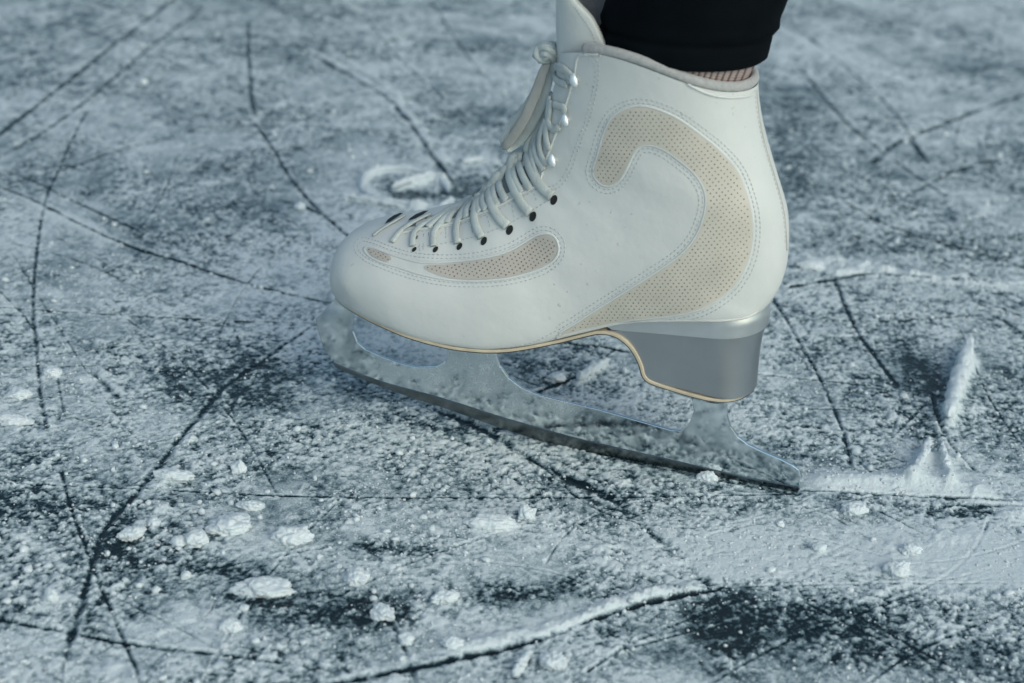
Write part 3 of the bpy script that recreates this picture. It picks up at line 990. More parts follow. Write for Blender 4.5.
def g2(px): return np.array([[ground(a, b).x, ground(a, b).y] for a, b in px])
def near_line(px, rad):
    """distance to a traced line, signed side and position along it, for grid points within rad"""
    a = catmull([tuple(p) for p in g2(px)], max(12, len(px) * 7))
    lo, hi = a.min(0) - rad, a.max(0) + rad
    ix = np.nonzero((xf > lo[0]) & (xf < hi[0]) & (yf > lo[1]) & (yf < hi[1]))[0]
    if len(ix) == 0: return ix, None, None, None
    x, y = xf[ix], yf[ix]
    best = np.full(len(ix), 9.0); sd = np.zeros(len(ix)); al = np.zeros(len(ix))
    seg = np.diff(a, axis=0); L = np.linalg.norm(seg, axis=1); cum = np.r_[0, np.cumsum(L)]
    for k in range(len(seg)):
        dx, dy = x - a[k, 0], y - a[k, 1]
        t = np.clip((dx * seg[k, 0] + dy * seg[k, 1]) / (L[k] ** 2 + 1e-12), 0, 1)
        ex, ey = dx - t * seg[k, 0], dy - t * seg[k, 1]
        d = np.hypot(ex, ey)
        c = d < best
        best[c] = d[c]; sd[c] = np.sign(seg[k, 0] * ey[c] - seg[k, 1] * ex[c]); al[c] = cum[k] + t[c] * L[k]
    kp = best < rad
    return ix[kp], best[kp], sd[kp], al[kp] / cum[-1]

# frost cover: broad patches, streaks, grain
n_big = fbm(xf, yf, .11, 3, 4)
n_mid = fbm(xf, yf * 1.25, .022, 11, 4)
n_sm = fbm(xf, yf, .0062, 21, 3, .7)
n_gr = fbm(xf, yf, .0024, 31, 2, .9)
base = .69 + (n_big - .5) * .75 + (n_mid - .5) * .55
# broad tone taken from the place: (px, py, rx, ry, amount)
PATCH = [(405,347,55,14,.24),(360,336,30,10,.15),(590,392,60,14,.12),(420,440,120,18,.08),(392,184,18,5,-.4),(400,197,18,4,-.45),(425,194,22,5,-.5),(465,185,14,16,-.35),(265,600,48,20,-.42),(105,585,30,55,-.36),(60,505,60,18,-.32),(18,590,28,40,-.30),(800,620,90,20,-.34),(890,655,80,18,-.34),(715,612,50,24,-.36),(735,645,40,22,-.3),  # first entry paints light into the shaded ice behind the blade's opening
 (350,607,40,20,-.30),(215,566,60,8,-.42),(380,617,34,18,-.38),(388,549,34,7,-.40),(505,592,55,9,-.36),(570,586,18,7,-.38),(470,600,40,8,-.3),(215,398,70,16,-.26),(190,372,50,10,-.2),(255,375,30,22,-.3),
 (925,372,16,34,-.46),(930,436,14,14,-.42),(452,428,44,9,-.46),(575,485,40,9,-.38),(565,374,34,18,-.16),(520,362,14,7,-.36),(860,240,50,14,-.14),(960,235,50,14,-.13),(795,125,35,30,-.15),(800,190,26,34,-.14),  # the dark entry under the blade's raised front is its painted shadow
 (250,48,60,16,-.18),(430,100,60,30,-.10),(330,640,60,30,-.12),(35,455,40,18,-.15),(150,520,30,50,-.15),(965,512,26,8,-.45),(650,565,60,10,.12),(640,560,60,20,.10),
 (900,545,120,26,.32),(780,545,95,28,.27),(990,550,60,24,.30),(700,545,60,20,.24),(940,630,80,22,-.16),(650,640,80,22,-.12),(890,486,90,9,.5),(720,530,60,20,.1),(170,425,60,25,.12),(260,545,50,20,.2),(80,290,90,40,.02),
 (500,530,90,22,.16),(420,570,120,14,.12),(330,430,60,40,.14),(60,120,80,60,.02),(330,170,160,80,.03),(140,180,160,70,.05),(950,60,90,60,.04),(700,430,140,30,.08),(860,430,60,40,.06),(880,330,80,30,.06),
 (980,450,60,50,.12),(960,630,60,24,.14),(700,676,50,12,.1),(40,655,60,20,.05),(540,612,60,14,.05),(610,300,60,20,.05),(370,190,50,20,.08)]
spk = np.zeros(xf.shape); smo = np.zeros(xf.shape)
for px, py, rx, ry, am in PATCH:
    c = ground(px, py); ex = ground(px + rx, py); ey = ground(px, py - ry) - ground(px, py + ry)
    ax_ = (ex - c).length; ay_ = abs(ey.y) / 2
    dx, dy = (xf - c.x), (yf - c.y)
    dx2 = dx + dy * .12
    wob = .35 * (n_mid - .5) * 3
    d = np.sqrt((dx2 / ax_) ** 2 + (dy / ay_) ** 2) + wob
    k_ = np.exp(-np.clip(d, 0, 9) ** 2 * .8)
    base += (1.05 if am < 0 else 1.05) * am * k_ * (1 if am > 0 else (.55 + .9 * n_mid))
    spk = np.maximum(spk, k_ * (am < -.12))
    if am >= .2: smo = np.maximum(smo, k_)
# smooth wiped bands: less grain
grain_amt = ss(.25, .6, fbm(xf, yf, .06, 51, 3)) 
c_near = ground(512, 560).y; c_far = ground(512, 250).y
farness = ss(c_near, c_far, yf)
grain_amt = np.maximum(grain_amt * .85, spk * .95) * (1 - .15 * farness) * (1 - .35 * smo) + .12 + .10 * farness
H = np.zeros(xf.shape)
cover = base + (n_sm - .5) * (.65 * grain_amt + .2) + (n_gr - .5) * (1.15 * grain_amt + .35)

# scratches: px polyline, half width mm, darkness, berm height mm, berm side (+left of direction), berm width mm
def groove(px, w=1.0, dark=.5, depth=.6, berm=0, side_=1, bw=5, patchy=.35, light=0.0, bstart=0, bend=1, seed=1):
    global cover, H
    rad = max(w * 3.5, bw * 2.2, 3) / 1000
    ix, d, sd, al = near_line(px, rad)
    if len(ix) == 0: return
    d = d * 1000; dn = d * sd * side_
    ends = ss(0, .05, al) * ss(1, .95, al)
    wv = w * (1 + .3 * farness[ix]) * (.45 + .7 * vnoise(xf[ix], yf[ix], .015, 60 + seed) + .35 * vnoise(xf[ix], yf[ix], .003, 65 + seed))
    k = np.exp(-(d / wv) ** 2 * 1.2)
    pt = (1 - patchy * 2.6 * np.clip(vnoise(xf[ix], yf[ix], .02, 80 + seed) - .35, 0, .5)) * (.45 + .75 * ss(.25, .7, vnoise(xf[ix], yf[ix], .0045, 85 + seed)))
    if dark > 0:
        chip = np.exp(-((d - w * 1.9) / (w * .8)) ** 2) * vnoise(xf[ix], yf[ix], .004, 150 + seed % 20) ** 2
        cover[ix] += .42 * chip * ends; H[ix] += .5 * chip * ends
    cover[ix] -= (1.25 + .7 * farness[ix]) * dark * k * pt * ends
    H[ix] -= depth * np.exp(-(d / (w * .9)) ** 2) * ends
    if berm:
        env = ss(bstart, bstart + .12, al) * ss(bend, bend - .12, al)
        c_ = w * .8 + bw * .55
        hb = np.exp(-((dn - c_) / (bw * .55)) ** 2)
        lump = .55 + .9 * vnoise(xf[ix], yf[ix], .008, 90 + seed) * (.6 + .8 * vnoise(xf[ix], yf[ix], .0035, 95 + seed))
        brk = ss(.36, .62, vnoise(xf[ix], yf[ix], .012, 170 + seed % 20) * .6 + .4 * n_mid[ix])
        H[ix] += .62 * berm * hb * env * lump * (.35 + 1.1 * n_gr[ix]) * (.06 + 1.15 * brk)
        cover[ix] += .5 * hb * env * min(1, berm / 2.5) * (.15 + .95 * brk)
    if light:
        c_ = w + bw * .5
        cover[ix] += light * np.exp(-((dn - c_) / (bw * .6)) ** 2) * ends

GR = [
 ([(690,589),(760,587),(850,585.5),(940,584.5),(1040,583)], .8,.3,.2,0,1,26,.5,.28),
 ([(-10,40),(60,22),(110,0)], 1.1,.3,.3), ([(-10,110),(70,60),(150,30),(240,12)], .9,.3,.3), ([(150,60),(200,45),(250,50)], 1.0,.25,.3), ([(0,240),(80,262),(160,300),(210,330)], .7,.3,.3),
 ([(0,372),(90,366),(180,372),(300,362)], .7,.35,.3), ([(0,400),(60,398),(130,408)], .7,.3,.3), ([(100,300),(180,360),(240,430),(280,500)], .8,.28,.3), ([(10,250),(60,330),(120,420),(170,470)], .7,.25,.2),
 ([(30,560),(120,600),(200,640),(280,690)], .9,.3,.4), ([(200,690),(250,600),(300,540),(340,500)], .9,.3,.3), ([(560,690),(640,640),(740,600)], 1.0,.3,.4), ([(700,690),(790,640),(900,600)], 1.0,.3,.4),
 ([(860,690),(920,650),(1040,600)], 1.0,.35,.4), ([(800,600),(900,650),(990,690)], 1.0,.3,.4), ([(790,350),(900,352),(1040,360)], .6,.3,.3), ([(800,440),(900,436),(1040,452)], .6,.25,.2), ([(960,330),(990,400),(1040,470)], .8,.3,.3),
 ([(800,300),(880,312),(960,330),(1040,352)], .7,.35,.3), ([(900,240),(950,262),(1010,300)], 1.0,.35,.3), ([(860,215),(940,245),(1000,262)], 1.3,.3,.3), ([(800,30),(860,80),(900,120),(930,170)], 1.6,.3,.3), ([(880,60),(960,70),(1040,60)], 1.5,.25,.3),
 ([(360,10),(400,60),(470,120)], 1.3,.3,.3), ([(430,0),(470,60),(500,90)], 1.4,.3,.3), ([(300,110),(350,108),(420,95),(520,80)], 1.1,.3,.3), ([(120,180),(210,200),(300,225)], .9,.2,.2), ([(130,240),(160,200),(180,150)], .9,.25,.2),
 ([(600,560),(680,545),(760,540)], .7,.2,.2), ([(640,500),(720,520),(800,548)], .7,.2,.2), ([(20,520),(120,505),(240,512)], .8,.3,.3), ([(540,520),(420,560),(330,600)], .9,.25,.3), ([(470,560),(560,575),(640,610)], .8,.3,.3),
 ([(50,20),(120,40),(190,70)], 1.2,.35,.3), ([(150,90),(180,110),(220,118)], 1.5,.35,.3), ([(275,200),(300,205),(320,215)], 1.6,.4,.3),
 ([(-30,158),(0,134),(60,88),(110,48),(160,10),(190,-15)], 1.9,.65,.7,.8,1,7),
 ([(-20,170),(0,157),(50,128),(105,86),(140,56),(175,29),(208,6)], 1.4,.55,.5),
 ([(-20,70),(0,63),(60,45),(100,32),(135,20)], 1.3,.5,.5),
 ([(70,-8),(110,8),(135,15),(160,18)], 1.6,.4,.4),
 ([(0,188),(30,178),(70,168),(120,150),(170,138),(205,128)], 1.0,.6,.5),
 ([(225,123),(245,121),(280,110),(340,93),(380,84)], 1.1,.45,.4),
 ([(249,22),(248,45),(250,75),(252,100),(256,120)], 1.7,.55,.6),
 ([(244,119),(256,126),(275,152),(290,178),(318,210),(345,234),(365,250)], 1.5,.62,.7,.4,-1,5),
 ([(-10,182),(0,187),(35,202),(80,225),(130,247),(180,262),(240,282),(300,297),(340,305)], 1.2,.75,.7,.5,1,6),
 ([(0,170),(30,180),(60,195),(110,218),(145,234)], 1.1,.55,.4),
 ([(90,105),(72,140),(58,172),(47,195),(40,227),(35,270),(33,310),(36,340),(40,390),(46,425),(52,445)], 1.1,.5,.8,.0,1,4),
 ([(-20,307),(80,313),(200,320),(310,324),(350,326)], .8,.65,.5),
 ([(40,356),(150,344),(220,341),(290,341)], .7,.35,.4),
 ([(318,322),(306,330),(285,345),(250,370),(225,387),(205,410),(180,438),(160,465),(140,490),(115,517),(100,540),(85,590),(70,640),(58,690)], 1.8,.5,.5,.5,1,7),
 ([(-20,483),(60,486),(150,490),(250,495),(330,497.5),(450,498.5),(560,498),(700,497),(796,494)], .75,.85,.5,.0,1,4),
 ([(60,465),(70,505),(85,545),(97,580),(115,620),(145,690)], 1.1,.5,.5),
 ([(-10,618),(40,628),(90,637),(130,645),(220,655),(300,666),(340,672)], 1.5,.6,.6,.4,1,4),
 ([(320,688),(360,679),(400,671),(480,655),(540,640),(610,615),(660,601),(725,588)], 1.9,1.0,.9,1.5,1,7.5),
 ([(430,408),(470,424),(500,440),(540,465),(580,485),(620,505),(650,533),(690,568),(720,597)], 3.2,.42,.6),
 ([(560,476),(600,492),(625,503)], 3.6,.45,.3),
 ([(798,490),(830,492),(860,494),(920,497.5),(980,500.5),(1040,503)], 1.0,.95,1.2),
 ([(775,322),(840,321),(900,321),(985,315)], .7,.6,.4),
 ([(768,292),(785,318),(800,345),(815,370),(832,405),(845,440),(853,475)], 1.3,.42,.5,.6,-1,4),
 ([(833,276),(845,307),(858,333),(875,357),(900,390)], 1.4,.65,.6),
 ([(775,290),(800,286),(850,277),(880,275),(920,279),(975,283),(1040,289)], 1.5,.7,.7,4.2,1,11),
 ([(752,374),(820,381),(890,388)], 1.1,.55,.5), ([(985,405),(1040,415)], .9,.6,.5),
 ([(978,300),(1040,324)], 1.0,.55,.4), ([(1000,318),(1036,343)], 1.6,.5,.5),
 ([(815,-5),(860,15),(895,26)], 2.0,.5,.5), ([(905,140),(940,126),(985,108),(1040,90)], 2.0,.5,.5),
 ([(870,165),(905,140),(925,160)], 3.0,.4,.4), ([(795,62),(830,105),(860,135),(900,165),(950,200)], 1.8,.35,.4),
 ([(285,40),(340,70),(385,97),(403,115),(420,138),(440,165),(456,190)], 1.7,.45,.5,1.4,1,8),
 ([(395,108),(408,122)], 2.6,.5,.4), ([(425,150),(445,172)], 2.4,.5,.4),
 ([(932,392),(940,425),(955,450),(978,474)], 1.3,.5,.6,.7,-1,5),
 ([(555,343),(590,346),(632,353)], 1.3,.8,.6,.8,1,6),
 ([(505,402),(535,393),(560,384),(600,368)], 1.4,.7,.4), 
 ([(935,512),(960,506),(1035,508)], 1.8,.5,.5), ([(780,532),(850,548),(900,562)], .9,.2,.3),
 ([(1030,500),(970,528),(900,562),(840,595),(780,622),(700,650)], 1.4,-.25,.3),
 ([(560,520),(600,540),(640,560),(700,590)], 1.2,.25,.3), ([(90,372),(105,385),(120,400)], 1.8,.4,.4),
 ([(540,-10),(480,20),(420,30),(340,60)], 1.5,.25,.3), ([(470,140),(520,110),(560,60)], 1.5,.25,.3),
 ([(760,500),(820,512),(870,540)], .9,.22,.3), ([(930,400),(905,425),(890,440)], 1.0,.25,.3),
 ([(860,500),(930,520),(1040,512)], 1.1,-.25,.2), ([(380,610),(400,640),(420,690)], 1.2,.4,.4),
 ([(150,580),(260,560),(340,545)], 1.2,.25,.2), ([(990,690),(900,640),(830,600)], 1.2,.3,.3), ([(790,470),(700,455),(640,430)], 1.0,.2,.2),
 ([(900,200),(960,170),(1040,150)], 1.8,.3,.3), ([(840,200),(900,230),(1000,260),(1040,275)], 1.5,.35,.3),
]
for i, g in enumerate(GR): groove(*g, seed=i)
# many old, faint cuts crossing one another
r2 = random.Random(23)
for i in range(95):
    cx0, cy0 = r2.uniform(-80, 1100), 683 * r2.random() ** .9
    an = r2.gauss(0, .5) if r2.random() < .55 else r2.uniform(-1.2, 1.2)
    L = r2.uniform(60, 260); cu = r2.uniform(-.35, .35)
    pl_ = [(cx0 + L * u * math.cos(an) - cu * L * (1 - 4 * u * u) * math.sin(an), cy0 + L * u * math.sin(an) * .75 + cu * L * .4 * (1 - 4 * u * u)) for u in (-.5, -.25, 0, .25, .5)]
    if min(q[1] for q in pl_) < -30: continue
    lt = r2.random() < .38
    groove(pl_, r2.uniform(.35, .9), -r2.uniform(.15, .34) if lt else r2.uniform(.14, .38), .05 if lt else .3, patchy=.6, seed=200 + i)

def ridge(px, h=2.0, w=3.0, amt=.6, smooth=0, seed=1):
    """a line of ploughed-up snow"""
    ix, d, sd, al = near_line(px, w * 3 / 1000)
    if len(ix) == 0: return
    d = d * 1000
    env = ss(0, .12, al) * ss(1, .85, al)
    lump = .6 + .8 * vnoise(xf[ix], yf[ix], .007, 120 + seed) * (.6 + .8 * vnoise(xf[ix], yf[ix], .003, 130 + seed))
    k = np.exp(-(d / w) ** 2.0)
    if smooth: lump = .7 + .35 * lump
    brk = 1 if smooth else .35 + .8 * ss(.25, .6, vnoise(xf[ix], yf[ix], .010, 190 + seed))
    H[ix] += .75 * h * k * env * lump * brk * ((.6 + .75 * n_gr[ix]) if not smooth else (.85 + .3 * n_gr[ix]))
    cover[ix] += amt * k * env
RD = [
 ([(362,188),(366,178),(385,171),(410,172),(435,178),(452,190)], 6,4.2,1.2), ([(362,186),(368,196),(385,202),(410,207),(440,210)], 6,4.4,1.2),
 ([(390,192),(412,186),(430,181),(446,184)], 5,3.8,1.1), ([(340,198),(375,202),(400,206)], 2.2,3.5,.4), ([(430,215),(445,205),(455,198)], 3,3.2,.5),
 ([(455,160),(480,162),(500,168)], 2.5,3.2,.4), ([(365,217),(380,213)], 3,4,.4),
 ([(802,481),(850,483),(900,484),(950,489),(1005,498)], 5.5,8.5,1.0,1), ([(905,487),(918,470),(927,450)], 5.0,5.0,1.0,1), ([(950,492),(945,470),(941,452)], 4.5,3.6,1.0,1), ([(900,482),(930,478),(960,486)], 4, 10, .8, 1),
 ([(948,432),(953,405),(961,380),(970,350)], 6.5,5.0,1.0,1), ([(955,418),(968,412),(985,405)], 2,5,.3), ([(876,395),(890,410),(902,425)], 1.4,3,.3),
 ([(1000,520),(1024,508),(1045,500)], 3,7,.4), ([(575,386),(590,376),(610,363)], 3.0,2.6,.6), ([(790,264),(830,261),(870,267),(920,277),(975,284),(1040,291)], 3.2,8,.55), ([(0,190),(40,208),(90,232),(140,250)], 1.0,6,.3,1),([(440,655),(500,640),(560,628),(620,606)],1.8,5,.45),([(120,540),(150,520),(170,500)],2,6,.35), ([(15,196),(60,212),(110,232)], 1.2,4,.25),
 ([(120,395),(105,375),(95,372)], 1.0,3,.15), ([(320,45),(370,75),(420,110),(470,130)], 1.6,3.5,.3), ([(760,20),(820,50),(900,80),(950,90)], 1.6,5,.25),
 ([(840,610),(870,596),(915,580)], 1.0,3,.25), ([(150,492),(175,478),(195,480)], 3.2,4,.4), ([(600,610),(640,598),(700,588)], 2.2,5,.4), ([(400,395),(420,400)], 1, 3, .2),
]
for i, r_ in enumerate(RD): ridge(*r_, seed=i)

snowy = ss(.38, .85, cover)
det = 1 - .5 * farness
H += snowy * ((n_gr * .62 + n_sm * .5) * grain_amt * det + .25)          # mm
H += ss(.75, 1.1, cover) * n_sm * .45
clump = ss(.60, .80, fbm(xf, yf, .012, 71, 3)) * ss(.45, .7, cover)
H += clump * (.45 + .9 * n_sm) * (1 - .5 * farness)
cover += clump * .22
far_m = (np.abs(xf) > .8) | (yf > yh + .3) | (yf < yl - .3)
H[far_m] = 0; cover[far_m] = .62
# keep the ice flat where the blade stands
ixb, db, sb_, ab = near_line([(590,450.5),(650,465),(700,475.5),(750,485.5),(797,493.5)], .006)
H[ixb] = np.minimum(H[ixb], -.2 + np.clip(db * 1000 - 2.2, 0, 9) * .8)
cover[ixb] = np.where(db < .003, cover[ixb] - .3, cover[ixb])

nv = len(xf)
co = np.empty((nv, 3), np.float32)
co[:, 0] = xf; co[:, 1] = yf; co[:, 2] = H / 1000
ny, nx = shp
idx = np.arange(nv, dtype=np.int32).reshape(ny, nx)
quads = np.stack([idx[:-1, :-1], idx[:-1, 1:], idx[1:, 1:], idx[1:, :-1]], -1).reshape(-1, 4)
me = bpy.data.meshes.new('ice')
me.vertices.add(nv); me.vertices.foreach_set('co', co.ravel())
nf = len(quads)
me.loops.add(nf * 4); me.loops.foreach_set('vertex_index', quads.ravel())
me.polygons.add(nf); me.polygons.foreach_set('loop_start', np.arange(0, nf * 4, 4, dtype=np.int32)); me.polygons.foreach_set('loop_total', np.full(nf, 4, np.int32))
me.polygons.foreach_set('use_smooth', np.ones(nf, bool))
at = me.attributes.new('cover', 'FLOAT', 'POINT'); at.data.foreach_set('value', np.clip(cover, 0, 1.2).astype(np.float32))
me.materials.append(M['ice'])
me.update(calc_edges=True)
ice = bpy.data.objects.new('ice', me); C.objects.link(ice)
tag(ice, kind='structure')

AXs, AYs = AX, AY
Hg = (H / 1000).reshape(shp); Cg = cover.reshape(shp)
def sample(g, x, y):
    return g[np.clip(np.searchsorted(AYs, y), 0, ny - 1), np.clip(np.searchsorted(AXs, x), 0, nx - 1)]

# ------------------------------------------------------------------ loose crumbs of snow: nobody could count them
bm = bmesh.new(); bmesh.ops.create_icosphere(bm, subdivisions=1, radius=1)
ico_v = np.array([v.co[:] for v in bm.verts]); ico_f = np.array([[v.index for v in f.verts] for f in bm.faces]); bm.free()
NC = 80000
cx_ = rng.uniform(-.45, .45, NC); cy_ = yl + (yh - yl) * rng.random(NC) ** 1.35
dens = fbm(cx_, cy_, .05, 201, 3)
cov = sample(Cg, cx_, cy_)
keep = (rng.random(NC) < ss(.35, .65, dens) * .9 + .12) & (rng.random(NC) < ss(.15, .55, cov) * .8 + .15)
# keep clear of the skate's footprint
sx = (cx_ - ORG.x) * U.x + (cy_ - ORG.y) * U.y; sy = (cx_ - ORG.x) * V.x + (cy_ - ORG.y) * V.y
keep &= ~((np.abs(sy) < .005) & (sx > -.34) & (sx < .08))
cx_, cy_ = cx_[keep], cy_[keep]; n = len(cx_)
pl = ground(230, 540); near_l = np.exp(-(((cx_ - pl.x) / .16) ** 2 + ((cy_ - pl.y) / .10) ** 2))
rad = .0003 + .0007 * rng.random(n) ** 3.0 + .0022 * (rng.random(n) < .010 + .05 * near_l) * rng.random(n)
jit = 1 + .8 * (rng.random((n, len(ico_v), 1)) - .5)
sc_ = rng.uniform(.7, 1.35, (n, 1, 3)); sc_[:, :, 2] *= .75
an = rng.uniform(0, 2 * math.pi, n); ca, sa = np.cos(an)[:, None], np.sin(an)[:, None]
vb = ico_v[None] * jit * sc_
vx = vb[:, :, 0] * ca - vb[:, :, 1] * sa; vy = vb[:, :, 0] * sa + vb[:, :, 1] * ca
zz = sample(Hg, cx_, cy_)
vb = np.stack([vx * rad[:, None] + cx_[:, None], vy * rad[:, None] + cy_[:, None], vb[:, :, 2] * rad[:, None] + (zz + rad * .35)[:, None]], -1).reshape(-1, 3)
fb = (ico_f[None] + (np.arange(n) * len(ico_v))[:, None, None]).reshape(-1, 3)
me = bpy.data.meshes.new('snow_crumbs')
me.vertices.add(len(vb)); me.vertices.foreach_set('co', vb.astype(np.float32).ravel())
me.loops.add(len(fb) * 3); me.loops.foreach_set('vertex_index', fb.astype(np.int32).ravel())
me.polygons.add(len(fb)); me.polygons.foreach_set('loop_start', np.arange(0, len(fb) * 3, 3, dtype=np.int32)); me.polygons.foreach_set('loop_total', np.full(len(fb), 3, np.int32))
me.polygons.foreach_set('use_smooth', np.ones(len(fb), bool))
me.materials.append(M['snow']); me.update(calc_edges=True)
cr = bpy.data.objects.new('snow_crumbs', me); C.objects.link(cr)
tag(cr, 'fine white snow crumbs shaved off by blades, strewn over the ice', 'snow', kind='stuff')

# ------------------------------------------------------------------ larger lumps, each a thing
from mathutils import noise as mn
def lump(px, py, wx, hy, label, seed, rot=0.0, cat='snow lump', group=None, rough=.25, name='snow_lump', sub=4):
    """wx, hy: width and height in pixels as seen"""
    c = ground(px, py)
    mmx = (ground(px + 10, py) - c).length / 10
    a = wx / 2 * mmx; hgt = hy / 2 * mmx
    bm = bmesh.new(); bmesh.ops.create_icosphere(bm, subdivisions=sub, radius=1)
    o3 = Vector((seed * 3.1, seed * 1.7, seed * .9))
    for v in bm.verts:
        q = v.co.copy()
        qq = Vector((q.x * a / hgt, q.y * min(a, hgt * 1.4) / hgt, q.z))
        d = 1 + rough * 1.3 * mn.noise(q * 1.3 + o3) + rough * .8 * mn.noise(q * 3.1 + o3) + rough * .8 * abs(mn.noise(qq * 1.8 + o3)) + rough * .32 * mn.noise(qq * 4.0 + o3) + rough * .14 * mn.noise(qq * 10 + o3)
        q *= d
        nz = .07 * hgt * mn.noise(Vector((q.x * a, q.y * a, q.z * hgt)) * 900 + o3)
        v.co = Vector((q.x * a + nz, q.y * min(a, hgt * 1.4), q.z * hgt + nz))
    me = bpy.data.meshes.new(name); bm.to_mesh(me); bm.free()
    for p in me.polygons: p.use_smooth = True
    me.materials.append(M['snow'])
    o = bpy.data.objects.new(name, me); C.objects.link(o)
    z = float(sample(Hg, np.array([c.x]), np.array([c.y]))[0])
    o.location = (c.x, c.y, z + hgt * .35)
    o.rotation_euler = (0, 0, rot)
    tag(o, label, cat, group)
    return o
LUMPS = [
 (265,591,54,19,'largest snow lump, long and low, on dark ice at bottom left',0),
 (292,541,34,19,'chunky snow lump right of the broad mound, above the largest lump',.3),
 (196,543,21,17,'squarish snow lump beside a smaller round one on the left ice',.2),
 (179,545,15,12,'small round lump touching the left side of a squarish lump',0),
 (229,530,42,20,'broad crumbly mound between the squarish lump and the chunky lump',.3),
 (132,538,26,12,'slanting sausage-shaped lump beside the dark diagonal scratch',.75),
 (154,525,12,12,'round lump just above the slanting sausage-shaped lump',0),
 (239,471,14,16,'tall egg-shaped lump standing above the long straight scratch, left of the skate',0),
 (250,508,24,10,'flat crumbly lump just below the long straight scratch',0),
 (175,481,40,12,'arched ridge of snow lying along the dark diagonal scratch above the long straight scratch',0),
 (51,601,14,18,'upright tooth-shaped lump at the lower left beside dark ice',0),
 (28,571,9,9,'pea-sized lump near the left edge above the tooth-shaped one',0),
 (186,578,10,10,'small ball of snow on dark ice left of the largest lump',0),
 (244,609,10,8,'small flake of snow tucked under the largest lump',0),
 (231,629,22,14,'rounded grey-white lump below the largest lump',0),
 (53,375,17,12,'wedge-shaped lump beside the upright left-hand scratch',0),
 (20,397,24,12,'pale low lump left of the upright scratch, higher of two at the left edge',0),
 (12,422,42,12,'long low drift cut off by the left edge of the photo',0),
 (526,518,17,15,'rounded lump right of the wide mound below the blade',0),
 (492,527,46,15,'wide low mound of snow in the foreground below the blade',0),
 (445,601,28,13,'slanting lump beside dark bare ice, middle foreground',.4),
 (383,615,24,14,'jagged lump on dark ice left of the slanting one',-.6),
 (406,642,15,14,'rounded lump above the strong dark scratch at the bottom',0),
 (452,647,22,11,'low lump by the bottom scratch, right of the rounded one',0),
 (553,664,26,16,'blurred rounded lump beside the stick of snow at the bottom edge',0),
 (356,581,22,16,'soft round lump between the largest lump and the dark centre foreground',0),
 (897,573,23,18,'round snowball on the smooth snow at lower right',0),
 (853,513,22,15,'crumbly lump just below the ridge trailing from the blade',0),
 (910,553,20,11,'flat lump above the round snowball at lower right',0),
 (818,551,14,9,'small flat lump left of the round snowball',0),
 (780,526,8,7,'tiny ball of snow alone below the blade tail',0),
 (707,479,20,10,'bright heart-shaped lump pressed against the lower edge of the blade',0),
 (143,84,10,8,'single bright crumb on smooth grey ice at upper left',0),
 (300,208,11,8,'small bright lump beside the curved scratch left of the boot toe',0),
 (810,268,26,9,'blurred white lump on the snow ridge behind the heel',0),
 (557,379,16,10,'rounded lump at the lower end of the snow roll under the boot arch',0),
]
for i, (a, b, c_, d_, lb, ro) in enumerate(LUMPS):
    lump(a, b, c_, d_, lb, i + 1, ro, sub=5 if c_ > 16 else 4)

def stick(px, wpx, label, seed, name='snow_shard', tall=1.0):
    q = catmull([tuple(g2([p])[0]) for p in px], 44)
    mmx = (ground(px[0][0] + 10, px[0][1]) - ground(*px[0])).length / 10
    c = q.mean(0)
    z0 = float(sample(Hg, np.array([c[0]]), np.array([c[1]]))[0])
    rs = []
    for i in range(44):
        u = i / 43
        e = min(1, (u / .10) ** .5, ((1 - u) / .28) ** .6 if u < 1 else .0)
        rs.append(wpx / 2 * mmx * max(.04, e) * (.8 + .5 * mn.noise(Vector((i * .22, seed, 0)))))
    vs, fs = tube([Vector((a - c[0], b - c[1], wpx / 2 * mmx * .35 * tall)) for a, b in q], rs, 26, tall, [Vector((0, 0, 1))] * 44)
    out = []
    for v in vs:
        o3 = Vector((seed * 2.3, 0, 0))
        k = mn.noise(v * 260 + o3) * .0011 + mn.noise(v * 620 + o3) * .0008 + mn.noise(v * 1300 + o3) * .0005
        o4 = Vector((0, seed * 1.9, 3))
        out.append(v + Vector((mn.noise(v * 500 + o4) * .0007 + k, k * .6, mn.noise(v * 450 + o4) * .0008 + k)))
    o = MB().add((out, fs)).build(name, M['snow'])
    o.location = (c[0], c[1], z0)
    tag(o, label, 'snow shard')
stick([(946,428),(952,405),(960,378),(969,346)], 19, 'tall white snow shard pointing up from dark ice right of the blade', 3)
stick([(450,196),(440,182),(415,173),(388,171),(367,178),(362,189),(372,199),(398,205),(425,208)], 8.5, 'largest looped curl of shaved snow on the ice beyond the boot toe', 21, 'snow_curl')
stick([(392,193),(410,186),(430,181),(447,183)], 7.5, 'short curl of shaved snow lying inside the large looped one', 22, 'snow_curl')
stick([(340,197),(362,201),(385,206),(404,210)], 7, 'low straight roll of snow just in front of the large looped curl', 23, 'snow_curl')
stick([(462,164),(482,162),(503,169)], 7, 'small roll of snow right of the looped curl, close behind the laces', 24, 'snow_curl')
stick([(578,383),(592,374),(610,363)], 12, 'rolled stick of snow lying on the ice under the boot arch', 5)
stick([(514,679),(522,665),(530,653)], 12, 'stick of snow standing out at the bottom edge of the photo', 8)
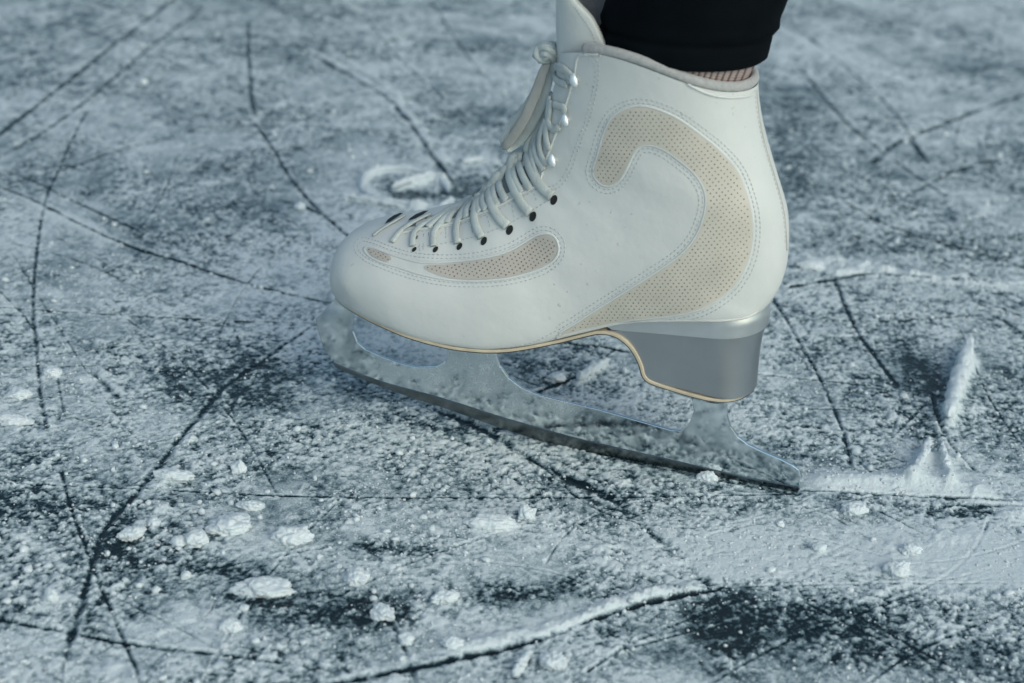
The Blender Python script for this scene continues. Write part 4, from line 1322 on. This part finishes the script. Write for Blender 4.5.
stick([(914,478),(922,462),(928,446)], 10, 'left of two small snow spikes rising from the ridge behind the blade', 9)
stick([(946,478),(943,463),(940,449)], 8, 'right of two small snow spikes rising from the ridge behind the blade', 12)

# ------------------------------------------------------------------ light
SUN_EL, SUN_AZ = R(36), R(140)      # azimuth measured clockwise from +Y: light from the right, a little behind the camera
w = bpy.data.worlds.new('World'); SC.world = w; w.use_nodes = True
nt = w.node_tree; bg = nt.nodes['Background']
sky = nt.nodes.new('ShaderNodeTexSky'); sky.sky_type = 'NISHITA'; sky.sun_disc = False
sky.sun_elevation = SUN_EL; sky.sun_rotation = SUN_AZ; sky.dust_density = 2.5; sky.air_density = 1.0; sky.ozone_density = 1.0
hs = nt.nodes.new('ShaderNodeHueSaturation'); hs.inputs['Saturation'].default_value = .82
nt.links.new(sky.outputs[0], hs.inputs['Color'])
gm = nt.nodes.new('ShaderNodeMix'); gm.data_type = 'RGBA'; gm.blend_type = 'MULTIPLY'; gm.inputs['Factor'].default_value = 1
gm.inputs['B'].default_value = (.86, 1.04, 1.05, 1)
nt.links.new(hs.outputs['Color'], gm.inputs['A'])
nt.links.new(gm.outputs['Result'], bg.inputs['Color']); bg.inputs['Strength'].default_value = .13
sl = bpy.data.lights.new('sun', 'SUN'); sl.energy = .95; sl.angle = R(60); sl.color = (1, .90, .79)
so_ = bpy.data.objects.new('sun', sl); C.objects.link(so_)
dirv = Vector((math.sin(SUN_AZ) * math.cos(SUN_EL), math.cos(SUN_AZ) * math.cos(SUN_EL), math.sin(SUN_EL)))
so_.rotation_euler = dirv.to_track_quat('Z', 'Y').to_euler()
so_.location = dirv * 3

SC.render.engine = 'CYCLES'
SC.cycles.use_denoising = True
try: SC.cycles.denoiser = 'OPENIMAGEDENOISE'
except Exception: pass
SC.cycles.max_bounces = 6
vs_ = SC.view_settings
SC.display_settings.display_device = 'sRGB'
vs_.view_transform = 'Standard'; vs_.look = 'None'; vs_.gamma = 1; vs_.use_curve_mapping = False
vs_.exposure = .07
